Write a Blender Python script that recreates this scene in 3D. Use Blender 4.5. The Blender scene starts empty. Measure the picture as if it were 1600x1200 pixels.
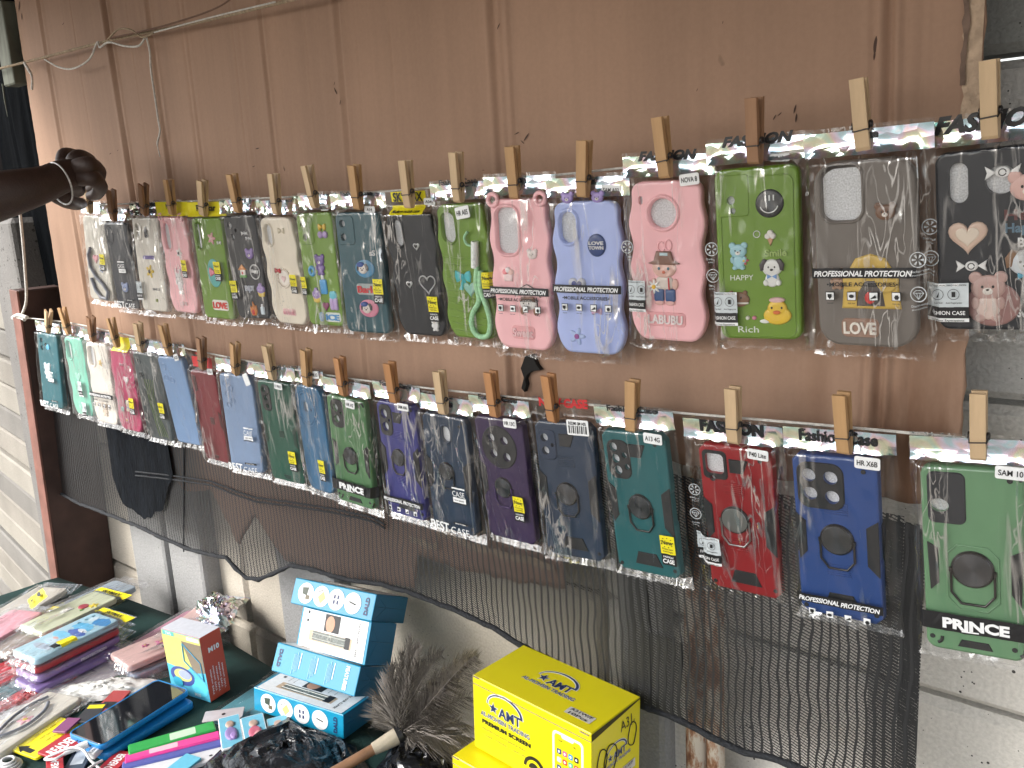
import bpy, math, random
from math import sin, cos, pi, radians, sqrt, atan2
from mathutils import Vector, Matrix, noise
from mathutils.geometry import tessellate_polygon
random.seed(7)
SC = bpy.context.scene
COL = SC.collection

# ------------------------------------------------------------------ camera
FPX = 1372.55                                   # focal length in pixels of a 1600 wide picture
YAW, PITCH, ROLL = 0.71281, 0.21225, -0.05676
EYE = Vector((-0.03066, -0.8052, 1.46927))
_d = Vector((-sin(YAW)*cos(PITCH), cos(YAW)*cos(PITCH), -sin(PITCH)))
_r = Vector((cos(YAW), sin(YAW), 0)); _u = _r.cross(_d)
CR = cos(ROLL)*_r + sin(ROLL)*_u; CU = -sin(ROLL)*_r + cos(ROLL)*_u; CD = _d
cam_data = bpy.data.cameras.new('camera'); cam = bpy.data.objects.new('camera', cam_data); COL.objects.link(cam)
cam_data.sensor_fit = 'HORIZONTAL'; cam_data.sensor_width = 36; cam_data.lens = 36*FPX/1600
cam_data.clip_start = 0.02; cam_data.clip_end = 3000
cam.matrix_world = Matrix(((CR.x, CU.x, -CD.x, EYE.x), (CR.y, CU.y, -CD.y, EYE.y), (CR.z, CU.z, -CD.z, EYE.z), (0, 0, 0, 1)))
SC.camera = cam
# ------------------------------------------------------------------ sky, sun, exposure
SUN_EL, SUN_AZ = radians(38), radians(-34)      # azimuth measured from the wall normal, negative = from the left
world = bpy.data.worlds.new('World'); SC.world = world; world.use_nodes = True
nt = world.node_tree; bg = nt.nodes['Background']
sky = nt.nodes.new('ShaderNodeTexSky'); sky.sky_type = 'NISHITA'; sky.sun_disc = False
sky.sun_elevation = SUN_EL; sky.sun_rotation = pi + SUN_AZ * -1
sky.dust_density = 3.0; sky.air_density = 1.2
hs = nt.nodes.new('ShaderNodeHueSaturation'); hs.inputs['Saturation'].default_value = 0.28
nt.links.new(sky.outputs[0], hs.inputs['Color']); nt.links.new(hs.outputs[0], bg.inputs['Color'])
bg.inputs['Strength'].default_value = 0.12
sl = bpy.data.lights.new('sun', 'SUN'); so = bpy.data.objects.new('sun', sl); COL.objects.link(so)
sl.energy = 1.1; sl.angle = radians(22); sl.color = (1, .96, .9)
_sd = Vector((-sin(-SUN_AZ)*cos(SUN_EL), -cos(SUN_AZ)*cos(SUN_EL), sin(SUN_EL)))   # towards the sun
so.rotation_euler = (-_sd).to_track_quat('-Z', 'Y').to_euler()
SC.view_settings.view_transform = 'Standard'; SC.view_settings.look = 'None'
SC.view_settings.exposure = 1.8; SC.view_settings.gamma = 1
SC.cycles.transparent_max_bounces = 40; SC.cycles.max_bounces = 8

def ray(px, py): return CD + CR*((px-800)/FPX) - CU*((py-600)/FPX)
def at(px, py, y=0.0):
    v = ray(px, py); return EYE + v*((y-EYE.y)/v.y)
def atz(px, py, z):
    v = ray(px, py); return EYE + v*((z-EYE.z)/v.z)

# ------------------------------------------------------------------ materials
_M = {}
def nd(t, k, **kw):
    n = t.nodes.new(k)
    for a, b in kw.items(): setattr(n, a, b)
    return n
def mat(name, col=(.5, .5, .5), rough=.5, metal=0., var=.12, vscale=40., bump=0., bscale=200., spec=.5, coat=0., stretch=None, aniso=0.):
    if name in _M: return _M[name]
    m = bpy.data.materials.new(name); m.use_nodes = True; _M[name] = m
    t = m.node_tree; p = t.nodes['Principled BSDF']
    p.inputs['Roughness'].default_value = rough; p.inputs['Metallic'].default_value = metal
    p.inputs['Specular IOR Level'].default_value = spec; p.inputs['Coat Weight'].default_value = coat
    tc = nd(t, 'ShaderNodeTexCoord'); src = tc.outputs['Object']
    if stretch:
        mp = nd(t, 'ShaderNodeMapping'); mp.inputs['Scale'].default_value = stretch
        t.links.new(src, mp.inputs['Vector']); src = mp.outputs[0]
    n = nd(t, 'ShaderNodeTexNoise'); n.inputs['Scale'].default_value = vscale; n.inputs['Detail'].default_value = 5
    t.links.new(src, n.inputs['Vector'])
    r = nd(t, 'ShaderNodeMapRange'); r.inputs['From Min'].default_value = .3; r.inputs['From Max'].default_value = .7
    r.inputs['To Min'].default_value = 1-var; r.inputs['To Max'].default_value = 1+var
    t.links.new(n.outputs[0], r.inputs['Value'])
    mx = nd(t, 'ShaderNodeMix', data_type='RGBA', blend_type='MULTIPLY'); mx.inputs[0].default_value = 1
    mx.inputs[6].default_value = (*col, 1); t.links.new(r.outputs[0], mx.inputs[7]); t.links.new(mx.outputs[2], p.inputs['Base Color'])
    if bump:
        b = nd(t, 'ShaderNodeBump'); b.inputs['Distance'].default_value = bump
        n2 = nd(t, 'ShaderNodeTexNoise'); n2.inputs['Scale'].default_value = bscale; n2.inputs['Detail'].default_value = 4
        t.links.new(src, n2.inputs['Vector']); t.links.new(n2.outputs[0], b.inputs['Height']); t.links.new(b.outputs[0], p.inputs['Normal'])
    if aniso:
        p.inputs['Anisotropic'].default_value = aniso; p.inputs['Anisotropic Rotation'].default_value = .25
        tg = nd(t, 'ShaderNodeTangent', direction_type='RADIAL', axis='Z'); t.links.new(tg.outputs[0], p.inputs['Tangent'])
    return m
def plastic(col, rough=.38):
    return mat('plastic_%.3f_%.3f_%.3f' % col, col, rough, var=.05, vscale=25, bump=.0002, bscale=60)
def ink(col):
    return mat('ink_%.3f_%.3f_%.3f' % col, col, .45, var=.06, vscale=150)

def film_mat(name, kx=1., fog=.006):
    m = bpy.data.materials.new(name); m.use_nodes = True; t = m.node_tree
    t.nodes.remove(t.nodes['Principled BSDF']); out = t.nodes['Material Output']
    tr = nd(t, 'ShaderNodeBsdfTransparent'); tr.inputs[0].default_value = (.985, .985, .985, 1)
    gl = nd(t, 'ShaderNodeBsdfGlossy'); gl.inputs['Roughness'].default_value = .07
    df = nd(t, 'ShaderNodeBsdfDiffuse'); df.inputs[0].default_value = (.8, .8, .82, 1)
    tc = nd(t, 'ShaderNodeTexCoord'); mp = nd(t, 'ShaderNodeMapping'); mp.inputs['Scale'].default_value = (1, .28, 1); mp.inputs['Rotation'].default_value = (0, 0, .25)
    t.links.new(tc.outputs['Object'], mp.inputs[0])
    n = nd(t, 'ShaderNodeTexNoise'); n.noise_type = 'RIDGED_MULTIFRACTAL'; n.inputs['Scale'].default_value = 60*kx; n.inputs['Detail'].default_value = 3; n.inputs['Distortion'].default_value = .6
    t.links.new(mp.outputs[0], n.inputs['Vector'])
    b = nd(t, 'ShaderNodeBump'); b.inputs['Distance'].default_value = .005; b.inputs['Strength'].default_value = .9
    t.links.new(n.outputs[0], b.inputs['Height']); t.links.new(b.outputs[0], gl.inputs['Normal'])
    fr = nd(t, 'ShaderNodeFresnel'); fr.inputs['IOR'].default_value = 1.55; t.links.new(b.outputs[0], fr.inputs['Normal'])
    mu = nd(t, 'ShaderNodeMath', operation='MULTIPLY'); mu.inputs[1].default_value = .75; mu.use_clamp = True; t.links.new(fr.outputs[0], mu.inputs[0])
    m0 = nd(t, 'ShaderNodeMixShader'); m1 = nd(t, 'ShaderNodeMixShader')
    mn = nd(t, 'ShaderNodeMath', operation='MINIMUM'); mn.inputs[1].default_value = .22; t.links.new(mu.outputs[0], mn.inputs[0])
    # whitened film creases, with glare streaks painted into the same mask
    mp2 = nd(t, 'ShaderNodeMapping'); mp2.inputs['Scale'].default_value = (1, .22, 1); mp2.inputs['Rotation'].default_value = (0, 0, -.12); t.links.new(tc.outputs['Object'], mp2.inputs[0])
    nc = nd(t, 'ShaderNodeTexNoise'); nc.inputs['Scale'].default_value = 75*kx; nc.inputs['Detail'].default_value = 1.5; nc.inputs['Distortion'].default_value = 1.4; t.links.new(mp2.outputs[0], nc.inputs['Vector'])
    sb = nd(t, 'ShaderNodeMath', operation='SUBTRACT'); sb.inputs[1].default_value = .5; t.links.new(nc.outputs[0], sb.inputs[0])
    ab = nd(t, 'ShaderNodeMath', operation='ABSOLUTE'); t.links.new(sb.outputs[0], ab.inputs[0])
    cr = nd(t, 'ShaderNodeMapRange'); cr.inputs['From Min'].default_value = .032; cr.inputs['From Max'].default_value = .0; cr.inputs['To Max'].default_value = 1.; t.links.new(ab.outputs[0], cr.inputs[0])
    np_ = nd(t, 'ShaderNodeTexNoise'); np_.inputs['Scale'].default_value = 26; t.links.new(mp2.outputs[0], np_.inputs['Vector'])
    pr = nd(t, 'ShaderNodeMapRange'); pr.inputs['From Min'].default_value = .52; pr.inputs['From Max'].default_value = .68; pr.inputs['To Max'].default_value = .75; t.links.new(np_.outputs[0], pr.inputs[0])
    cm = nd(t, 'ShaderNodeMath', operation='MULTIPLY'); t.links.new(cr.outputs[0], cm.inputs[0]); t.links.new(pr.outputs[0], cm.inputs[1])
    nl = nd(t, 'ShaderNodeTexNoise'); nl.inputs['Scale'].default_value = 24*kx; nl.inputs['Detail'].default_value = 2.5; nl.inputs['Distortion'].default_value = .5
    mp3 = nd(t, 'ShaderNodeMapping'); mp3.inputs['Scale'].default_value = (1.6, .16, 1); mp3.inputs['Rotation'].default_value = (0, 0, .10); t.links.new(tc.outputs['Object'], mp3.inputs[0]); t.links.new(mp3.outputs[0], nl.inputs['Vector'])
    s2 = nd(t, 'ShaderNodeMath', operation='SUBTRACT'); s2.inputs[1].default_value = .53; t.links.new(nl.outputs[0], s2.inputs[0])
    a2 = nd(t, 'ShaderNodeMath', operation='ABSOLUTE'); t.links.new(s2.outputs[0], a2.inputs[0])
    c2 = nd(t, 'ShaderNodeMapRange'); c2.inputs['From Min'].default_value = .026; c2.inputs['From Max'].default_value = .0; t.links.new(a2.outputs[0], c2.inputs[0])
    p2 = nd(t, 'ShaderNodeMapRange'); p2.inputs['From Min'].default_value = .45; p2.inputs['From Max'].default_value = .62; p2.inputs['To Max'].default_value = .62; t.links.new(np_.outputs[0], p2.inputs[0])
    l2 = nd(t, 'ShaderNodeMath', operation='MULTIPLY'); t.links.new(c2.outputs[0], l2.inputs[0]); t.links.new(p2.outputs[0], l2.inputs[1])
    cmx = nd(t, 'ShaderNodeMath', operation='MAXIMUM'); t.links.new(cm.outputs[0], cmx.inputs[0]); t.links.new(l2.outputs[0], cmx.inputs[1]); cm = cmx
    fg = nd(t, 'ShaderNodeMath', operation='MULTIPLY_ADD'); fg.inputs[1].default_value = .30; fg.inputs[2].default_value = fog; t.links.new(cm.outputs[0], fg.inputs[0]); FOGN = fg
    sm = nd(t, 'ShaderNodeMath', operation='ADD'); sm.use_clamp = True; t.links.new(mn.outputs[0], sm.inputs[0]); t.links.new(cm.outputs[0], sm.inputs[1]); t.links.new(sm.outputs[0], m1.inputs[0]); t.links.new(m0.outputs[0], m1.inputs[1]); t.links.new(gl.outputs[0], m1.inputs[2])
    oi = nd(t, 'ShaderNodeObjectInfo'); rm = nd(t, 'ShaderNodeMath', operation='MULTIPLY'); rm.inputs[1].default_value = 57.; t.links.new(oi.outputs['Random'], rm.inputs[0])
    cx = nd(t, 'ShaderNodeCombineXYZ'); t.links.new(rm.outputs[0], cx.inputs[0]); t.links.new(rm.outputs[0], cx.inputs[2])
    for q in (mp, mp2, mp3): t.links.new(cx.outputs[0], q.inputs['Location'])
    t.links.new(FOGN.outputs[0], m0.inputs[0]); t.links.new(tr.outputs[0], m0.inputs[1]); t.links.new(df.outputs[0], m0.inputs[2])
    t.links.new(m1.outputs[0], out.inputs['Surface'])
    return m
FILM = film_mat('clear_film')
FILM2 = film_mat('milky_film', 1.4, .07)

def foil_mat():
    m = bpy.data.materials.new('holographic_foil'); m.use_nodes = True; t = m.node_tree; p = t.nodes['Principled BSDF']
    p.inputs['Metallic'].default_value = .9; p.inputs['Roughness'].default_value = .14
    tc = nd(t, 'ShaderNodeTexCoord')
    n = nd(t, 'ShaderNodeTexNoise'); n.inputs['Scale'].default_value = 35; n.inputs['Detail'].default_value = 2; n.inputs['Distortion'].default_value = 1.2
    t.links.new(tc.outputs['Object'], n.inputs['Vector'])
    cr = nd(t, 'ShaderNodeValToRGB'); e = cr.color_ramp.elements
    e[0].position = .25; e[0].color = (.66, .68, .72, 1); e[1].position = .8; e[1].color = (.74, .74, .76, 1)
    for ps, c in ((.38, (.52, .74, .84, 1)), (.46, (.80, .74, .92, 1)), (.52, (.86, .66, .72, 1)), (.58, (.82, .84, .64, 1)), (.66, (.56, .80, .73, 1))):
        q = e.new(ps); q.color = c
    t.links.new(n.outputs[0], cr.inputs[0]); t.links.new(cr.outputs[0], p.inputs['Base Color'])
    v = nd(t, 'ShaderNodeTexVoronoi'); v.inputs['Scale'].default_value = 90; v.feature = 'F1'
    n2 = nd(t, 'ShaderNodeTexNoise'); n2.noise_type = 'RIDGED_MULTIFRACTAL'; n2.inputs['Scale'].default_value = 55
    t.links.new(tc.outputs['Object'], v.inputs['Vector']); t.links.new(tc.outputs['Object'], n2.inputs['Vector'])
    ad = nd(t, 'ShaderNodeMath', operation='ADD'); t.links.new(v.outputs['Distance'], ad.inputs[0]); t.links.new(n2.outputs[0], ad.inputs[1])
    b = nd(t, 'ShaderNodeBump'); b.inputs['Distance'].default_value = .003; b.inputs['Strength'].default_value = .36
    t.links.new(ad.outputs[0], b.inputs['Height']); t.links.new(b.outputs[0], p.inputs['Normal'])
    return m
FOIL = foil_mat()
FOAM = mat('white_foam', (.62, .63, .65), .8, var=.25, vscale=700, bump=.0004, bscale=900)
BLACKRUB = plastic((.018, .018, .02), .5)
DISC = mat('brushed_disc', (.15, .155, .17), .22, metal=1., aniso=.97, var=.05)
SILVER = mat('silver_metal', (.5, .5, .5), .3, metal=1., var=.1)
DARKMETAL = mat('dark_metal', (.09, .085, .085), .3, metal=1., var=.1)
YEL = ink((.80, .70, .012)); BLK = ink((.012, .012, .014)); WHT = ink((.82, .83, .84)); RED = ink((.55, .02, .025))

# ------------------------------------------------------------------ mesh builder
def circ(cx, cy, rx, ry=None, n=24, a0=0.):
    ry = rx if ry is None else ry
    return [(cx+rx*cos(a0+2*pi*i/n), cy+ry*sin(a0+2*pi*i/n)) for i in range(n)]
def rr(cx, cy, w, h, r, n=6):
    r = min(r, w/2-1e-5, h/2-1e-5); P = []
    for (sx, sy, a) in ((1, 1, 0), (-1, 1, pi/2), (-1, -1, pi), (1, -1, 3*pi/2)):
        for i in range(n+1):
            t = a+pi/2*i/n; P.append((cx+sx*(w/2-r)+r*cos(t), cy+sy*(h/2-r)+r*sin(t)))
    return P
def rect(cx, cy, w, h): return [(cx-w/2, cy-h/2), (cx+w/2, cy-h/2), (cx+w/2, cy+h/2), (cx-w/2, cy+h/2)]
def heart(cx, cy, s, n=28):
    P = []
    for i in range(n):
        t = 2*pi*i/n; P.append((cx+s*.5*sin(t)**3*1.0, cy+s*.5*(13*cos(t)-5*cos(2*t)-2*cos(3*t)-cos(4*t))/16))
    return P[::-1]
def flower(cx, cy, r, k=5, n=50, d=.28):
    return [(cx+r*(1-d+d*cos(k*2*pi*i/n))*cos(2*pi*i/n), cy+r*(1-d+d*cos(k*2*pi*i/n))*sin(2*pi*i/n)) for i in range(n)]
def star(cx, cy, r, a0=pi/2):
    return [(cx+(r if i % 2 == 0 else r*.42)*cos(a0+i*pi/5), cy+(r if i % 2 == 0 else r*.42)*sin(a0+i*pi/5)) for i in range(10)]
def area(P): return sum(P[i][0]*P[(i+1) % len(P)][1]-P[(i+1) % len(P)][0]*P[i][1] for i in range(len(P)))/2
def inset(P, d):
    n = len(P); s = 1 if area(P) > 0 else -1; Q = []
    for i in range(n):
        a, b, c = P[i-1], P[i], P[(i+1) % n]
        tx, ty = c[0]-a[0], c[1]-a[1]; l = math.hypot(tx, ty) or 1
        Q.append((b[0]-s*ty/l*d, b[1]+s*tx/l*d))
    return Q
_T = {}
def tmesh(s, bold=0., shear=0., ext=0.):
    k = (s, bold, shear, ext)
    if k in _T: return _T[k]
    c = bpy.data.curves.new('txt', 'FONT'); c.body = s; c.size = 1; c.offset = bold; c.shear = shear; c.extrude = ext; c.align_x = 'CENTER'; c.resolution_u = 3
    o = bpy.data.objects.new('txt', c); COL.objects.link(o)
    me = bpy.data.meshes.new_from_object(o)
    V = [tuple(v.co) for v in me.vertices]; Fc = [tuple(p.vertices) for p in me.polygons]
    bpy.data.objects.remove(o); bpy.data.curves.remove(c); bpy.data.meshes.remove(me)
    x0 = min(v[0] for v in V); x1 = max(v[0] for v in V)
    V = [(v[0]-(x0+x1)/2, v[1]-.35, v[2]) for v in V]
    _T[k] = (V, Fc, x1-x0); return _T[k]
class MB:
    def __init__(s): s.v = []; s.f = []; s.m = []; s.sm = []; s.mats = []; s.X = None
    def mi(s, m):
        if m not in s.mats: s.mats.append(m)
        return s.mats.index(m)
    def add(s, V, Fs, m, smooth=False):
        o = len(s.v)
        if s.X is not None: V = [tuple(s.X @ Vector(v)) for v in V]
        s.v += [tuple(v) for v in V]; i = s.mi(m)
        for f in Fs: s.f.append(tuple(o+k for k in f)); s.m.append(i); s.sm.append(smooth)
    def loops(s, Ls, m, smooth=True, close=True):         # Ls: list of loops of 3D points, joined in order
        n = len(Ls[0]); V = [p for L in Ls for p in L]; Fs = []
        for a in range(len(Ls)-1):
            for i in range(n if close else n-1):
                j = (i+1) % n; Fs.append((a*n+i, a*n+j, (a+1)*n+j, (a+1)*n+i))
        s.add(V, Fs, m, smooth)
    def poly(s, P, z, m, holes=(), up=True):
        zf = z if callable(z) else (lambda x, y: z)
        allp = list(P)+[q for h in holes for q in h]
        tri = tessellate_polygon([[Vector((x, y, 0)) for x, y in P]]+[[Vector((x, y, 0)) for x, y in h] for h in holes])
        Fs = []
        for t in tri:
            a, b, c = (allp[i] for i in t)
            cr = (b[0]-a[0])*(c[1]-a[1])-(b[1]-a[1])*(c[0]-a[0])
            Fs.append(t if (cr > 0) == up else (t[0], t[2], t[1]))
        s.add([(x, y, zf(x, y)) for x, y in allp], Fs, m)
    def plate(s, P, z0, z1, m, holes=(), bev=.0006):
        if area(P) < 0: P = P[::-1]
        Q = inset(P, bev); zm = max(z0, z1-bev)
        s.loops([[(x, y, z0) for x, y in P], [(x, y, zm) for x, y in P], [(x, y, z1) for x, y in Q]], m, False)
        s.poly(Q, z1, m, holes)
        for h in holes:
            if area(h) > 0: h = h[::-1]
            s.loops([[(x, y, z0) for x, y in h], [(x, y, z1) for x, y in h]], m, False)
    def dome(s, P, z0, h, m, k=.35):
        if area(P) < 0: P = P[::-1]
        cx = sum(p[0] for p in P)/len(P); cy = sum(p[1] for p in P)/len(P)
        L = [[(x, y, z0) for x, y in P]]
        for f, g in ((1, .45), (.93, .75), (.8, .92), (.5, 1.)):
            L.append([(cx+(x-cx)*f, cy+(y-cy)*f, z0+h*g) for x, y in P])
        s.loops(L, m, True); n = len(P)
        s.add([(cx, cy, z0+h)]+L[-1], [(0, i+1, (i+1) % n+1) for i in range(n)], m, True)
    def tube(s, pts, r, m, n=8, cap=True, smooth=True):
        pts = [Vector(p) for p in pts]; L = []; prev = None
        for i, p in enumerate(pts):
            t = (pts[min(i+1, len(pts)-1)]-pts[max(i-1, 0)]).normalized()
            a = prev if prev is not None else (Vector((0, 0, 1)) if abs(t.z) < .9 else Vector((1, 0, 0)))
            x = (a-t*a.dot(t)); x = x.normalized() if x.length > 1e-6 else t.orthogonal().normalized()
            prev = x; y = t.cross(x); rad = r[i] if isinstance(r, (list, tuple)) else r
            L.append([tuple(p+x*(rad*cos(2*pi*k/n))+y*(rad*sin(2*pi*k/n))) for k in range(n)])
        s.loops(L, m, smooth)
        if cap:
            s.add(L[0], [tuple(range(n))[::-1]], m); s.add(L[-1], [tuple(range(n))], m)
    def box(s, c, d, m, bev=0., top=None):
        x, y, z = c; a, b, h = d[0]/2, d[1]/2, d[2]/2
        if bev <= 0:
            V = [(x+i*a, y+j*b, z+k*h) for k in (-1, 1) for j in (-1, 1) for i in (-1, 1)]
            s.add(V, [(0, 2, 3, 1), (4, 5, 7, 6), (0, 1, 5, 4), (2, 6, 7, 3), (0, 4, 6, 2), (1, 3, 7, 5)], m)
        else:
            P = rr(x, y, d[0], d[1], bev, 2); Q = inset(P, bev*.8)
            s.loops([[(u, v, z-h) for u, v in Q], [(u, v, z-h+bev) for u, v in P], [(u, v, z+h-bev) for u, v in P], [(u, v, z+h) for u, v in Q]], m, False)
            s.poly(Q, z+h, m); s.poly(Q, z-h, m, up=False)
    def text(s, str_, cx, cy, hgt, m, z=0., w=None, ang=0., bold=.015, shear=0., ext=0.):
        V, Fs, W = tmesh(str_, bold, shear, 1. if ext else 0.)
        k = hgt/.7; kx = k if w is None else w/W
        ca, sa = cos(ang), sin(ang); out = []
        for v in V:
            x = v[0]*kx; y = v[1]*k; X, Y = cx+x*ca-y*sa, cy+x*sa+y*ca
            zz = z(X, Y) if callable(z) else z
            out.append((X, Y, zz+((v[2]+1)/2*ext if ext else 0)))
        s.add(out, Fs, m)
    def build(s, name, parent=None, matrix=None):
        me = bpy.data.meshes.new(name); me.from_pydata(s.v, [], s.f)
        for m in s.mats: me.materials.append(m)
        me.polygons.foreach_set('material_index', s.m); me.polygons.foreach_set('use_smooth', s.sm); me.update()
        o = bpy.data.objects.new(name, me); COL.objects.link(o)
        if parent: o.parent = parent
        if matrix is not None: o.matrix_world = matrix
        return o
def tag(o, label=None, cat=None, group=None, kind=None):
    if label: o['label'] = label
    if cat: o['category'] = cat
    if group: o['group'] = group
    if kind: o['kind'] = kind
    return o
def empty(name, matrix, label, cat, group=None):
    o = bpy.data.objects.new(name, None); COL.objects.link(o); o.empty_display_size = .02; o.matrix_world = matrix
    return tag(o, label, cat, group)
def fnoise(x, y, z=0.): return noise.noise(Vector((x, y, z)))

# ================================================================== SETTING
def concrete_mat(name, base, dirt, speck=.5):
    m = bpy.data.materials.new(name); m.use_nodes = True; t = m.node_tree; p = t.nodes['Principled BSDF']; p.inputs['Roughness'].default_value = .85
    tc = nd(t, 'ShaderNodeTexCoord')
    n = nd(t, 'ShaderNodeTexNoise'); n.inputs['Scale'].default_value = 4; n.inputs['Detail'].default_value = 8; t.links.new(tc.outputs['Object'], n.inputs['Vector'])
    r = nd(t, 'ShaderNodeMapRange'); r.inputs['From Min'].default_value = .38; r.inputs['From Max'].default_value = .68; t.links.new(n.outputs[0], r.inputs[0])
    mx = nd(t, 'ShaderNodeMix', data_type='RGBA'); mx.inputs[6].default_value = (*base, 1); mx.inputs[7].default_value = (*dirt, 1); t.links.new(r.outputs[0], mx.inputs[0])
    v = nd(t, 'ShaderNodeTexVoronoi'); v.inputs['Scale'].default_value = 130; t.links.new(tc.outputs['Object'], v.inputs['Vector'])
    n3 = nd(t, 'ShaderNodeTexNoise'); n3.inputs['Scale'].default_value = 30; t.links.new(tc.outputs['Object'], n3.inputs['Vector'])
    s = nd(t, 'ShaderNodeMath', operation='LESS_THAN'); t.links.new(v.outputs['Distance'], s.inputs[0])
    th = nd(t, 'ShaderNodeMapRange'); th.inputs['From Min'].default_value = .5; th.inputs['From Max'].default_value = .75; th.inputs['To Min'].default_value = .0; th.inputs['To Max'].default_value = .34*speck*2
    t.links.new(n3.outputs[0], th.inputs[0]); t.links.new(th.outputs[0], s.inputs[1])
    n4 = nd(t, 'ShaderNodeTexNoise'); n4.inputs['Scale'].default_value = 250; n4.inputs['Detail'].default_value = 3; t.links.new(tc.outputs['Object'], n4.inputs['Vector'])
    r4 = nd(t, 'ShaderNodeMapRange'); r4.inputs['From Min'].default_value = .3; r4.inputs['From Max'].default_value = .7; r4.inputs['To Min'].default_value = .88; r4.inputs['To Max'].default_value = 1.1; t.links.new(n4.outputs[0], r4.inputs[0])
    m4 = nd(t, 'ShaderNodeMix', data_type='RGBA', blend_type='MULTIPLY'); m4.inputs[0].default_value = 1; t.links.new(mx.outputs[2], m4.inputs[6]); t.links.new(r4.outputs[0], m4.inputs[7])
    m2 = nd(t, 'ShaderNodeMix', data_type='RGBA'); m2.inputs[7].default_value = (.045, .042, .038, 1); t.links.new(m4.outputs[2], m2.inputs[6]); t.links.new(s.outputs[0], m2.inputs[0])
    t.links.new(m2.outputs[2], p.inputs['Base Color'])
    b = nd(t, 'ShaderNodeBump'); b.inputs['Distance'].default_value = .0015; t.links.new(n4.outputs[0], b.inputs['Height']); t.links.new(b.outputs[0], p.inputs['Normal'])
    return m
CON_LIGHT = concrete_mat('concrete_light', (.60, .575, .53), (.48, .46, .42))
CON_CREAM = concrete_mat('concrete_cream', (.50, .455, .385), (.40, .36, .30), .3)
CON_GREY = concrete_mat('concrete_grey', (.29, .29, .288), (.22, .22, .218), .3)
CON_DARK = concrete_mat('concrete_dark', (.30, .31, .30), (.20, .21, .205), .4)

g = MB(); g.add([(-60, -60, 0), (60, -60, 0), (60, 60, 0), (-60, 60, 0)], [(0, 1, 2, 3)], mat('dusty_ground', (.15, .13, .105), .9, var=.25, vscale=3, bump=.01, bscale=20))
tag(g.build('ground'), kind='structure')
# unseen roof added above the frame, sized to shade the upper wall
g = MB(); g.box((-.53, -.58, 1.945), (3.26, 1.66, .012), mat('shading_roof', (.16, .13, .11), .7, var=.2, vscale=6))
tag(g.build('shading_roof'), 'unseen sheet roof added to shade the upper wall', 'roof')

# precast concrete wall
WY = .085
wall = empty('concrete_wall', Matrix.Translation((-1, WY, 0)), 'grey speckled precast concrete panel wall behind the hanging cardboard', 'wall')
def wall_panel(x0, x1, z0, z1, m, y=WY, th=.05, name='panel'):
    b = MB(); P = rr((x0+x1)/2, -(z0+z1)/2, x1-x0, z1-z0, .012, 2)
    b.X = Matrix(((1, 0, 0, 1), (0, 0, -1, -WY), (0, -1, 0, 0), (0, 0, 0, 1)))
    b.plate(P, -y-th, -y, m, bev=.008)
    return b.build(name, wall)
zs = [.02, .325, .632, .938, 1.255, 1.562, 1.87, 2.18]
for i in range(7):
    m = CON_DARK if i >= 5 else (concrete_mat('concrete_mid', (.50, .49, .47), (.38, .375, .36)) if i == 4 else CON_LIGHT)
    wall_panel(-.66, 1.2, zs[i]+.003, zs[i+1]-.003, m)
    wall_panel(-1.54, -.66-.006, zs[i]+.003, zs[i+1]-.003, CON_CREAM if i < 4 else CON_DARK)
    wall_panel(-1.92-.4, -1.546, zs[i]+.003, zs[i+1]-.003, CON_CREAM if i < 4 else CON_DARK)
b = MB()
for (x0, x1, y0) in ((-1.93, -1.775, .04), (-1.772, -1.635, .046), (-1.375, -1.20, .05), (-.625, -.555, .062)):
    b.X = Matrix.Translation((1, -WY, 0)); b.box(((x0+x1)/2, y0+.03, 1.1), (x1-x0, .06, 2.2), CON_GREY, .01)
    b.build('column', wall); b = MB()
# fence going off at left beyond the post
fence = empty('precast_fence', Matrix.Translation((-2.40, .06, 0)) @ Matrix.Rotation(radians(-8), 4, 'Z'), 'cream ribbed concrete fence slats left of the red-brown post', 'fence')
SL = [concrete_mat('slat_%d' % i, c_, tuple(v*.7 for v in c_), .3) for i, c_ in enumerate(((.24, .22, .19), (.18, .17, .155), (.27, .25, .215)))]
for i in range(17):
    b = MB(); z0 = .01+i*.083
    b.box((-.75+.004*((i*5) % 3), .05+.003*((i*3) % 4), z0+.04), (1.5, .05, .078), SL[(i*7) % 3], .006); b.build('slat', fence)
b = MB(); b.box((.11, .0, .74), (.24, .07, 1.48), concrete_mat('concrete_speckled', (.17, .163, .155), (.12, .115, .11), .8), .012); b.build('column', fence)
# red-brown post
RUSTP = mat('red_oxide_paint', (.19, .082, .062), .6, var=.25, vscale=20, bump=.0006, bscale=150)
BROWNP = mat('dark_brown_paint', (.06, .030, .024), .65, var=.3, vscale=15, bump=.0006, bscale=150)
b = MB(); b.box((0, .025, .665), (.036, .13, 1.33), BROWNP, .003)
post = b.build('steel_post'); post.matrix_world = Matrix.Translation((-2.209, -.006, 0)) @ Matrix.Rotation(radians(4.6), 4, 'Y')
tag(post, 'red-brown painted steel post at the left, standing between fence and cardboard', 'post')
b = MB(); b.box((-.0, -.0425, .665), (.040, .005, 1.33), RUSTP, .001); b.build('front_flange', post)

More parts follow.
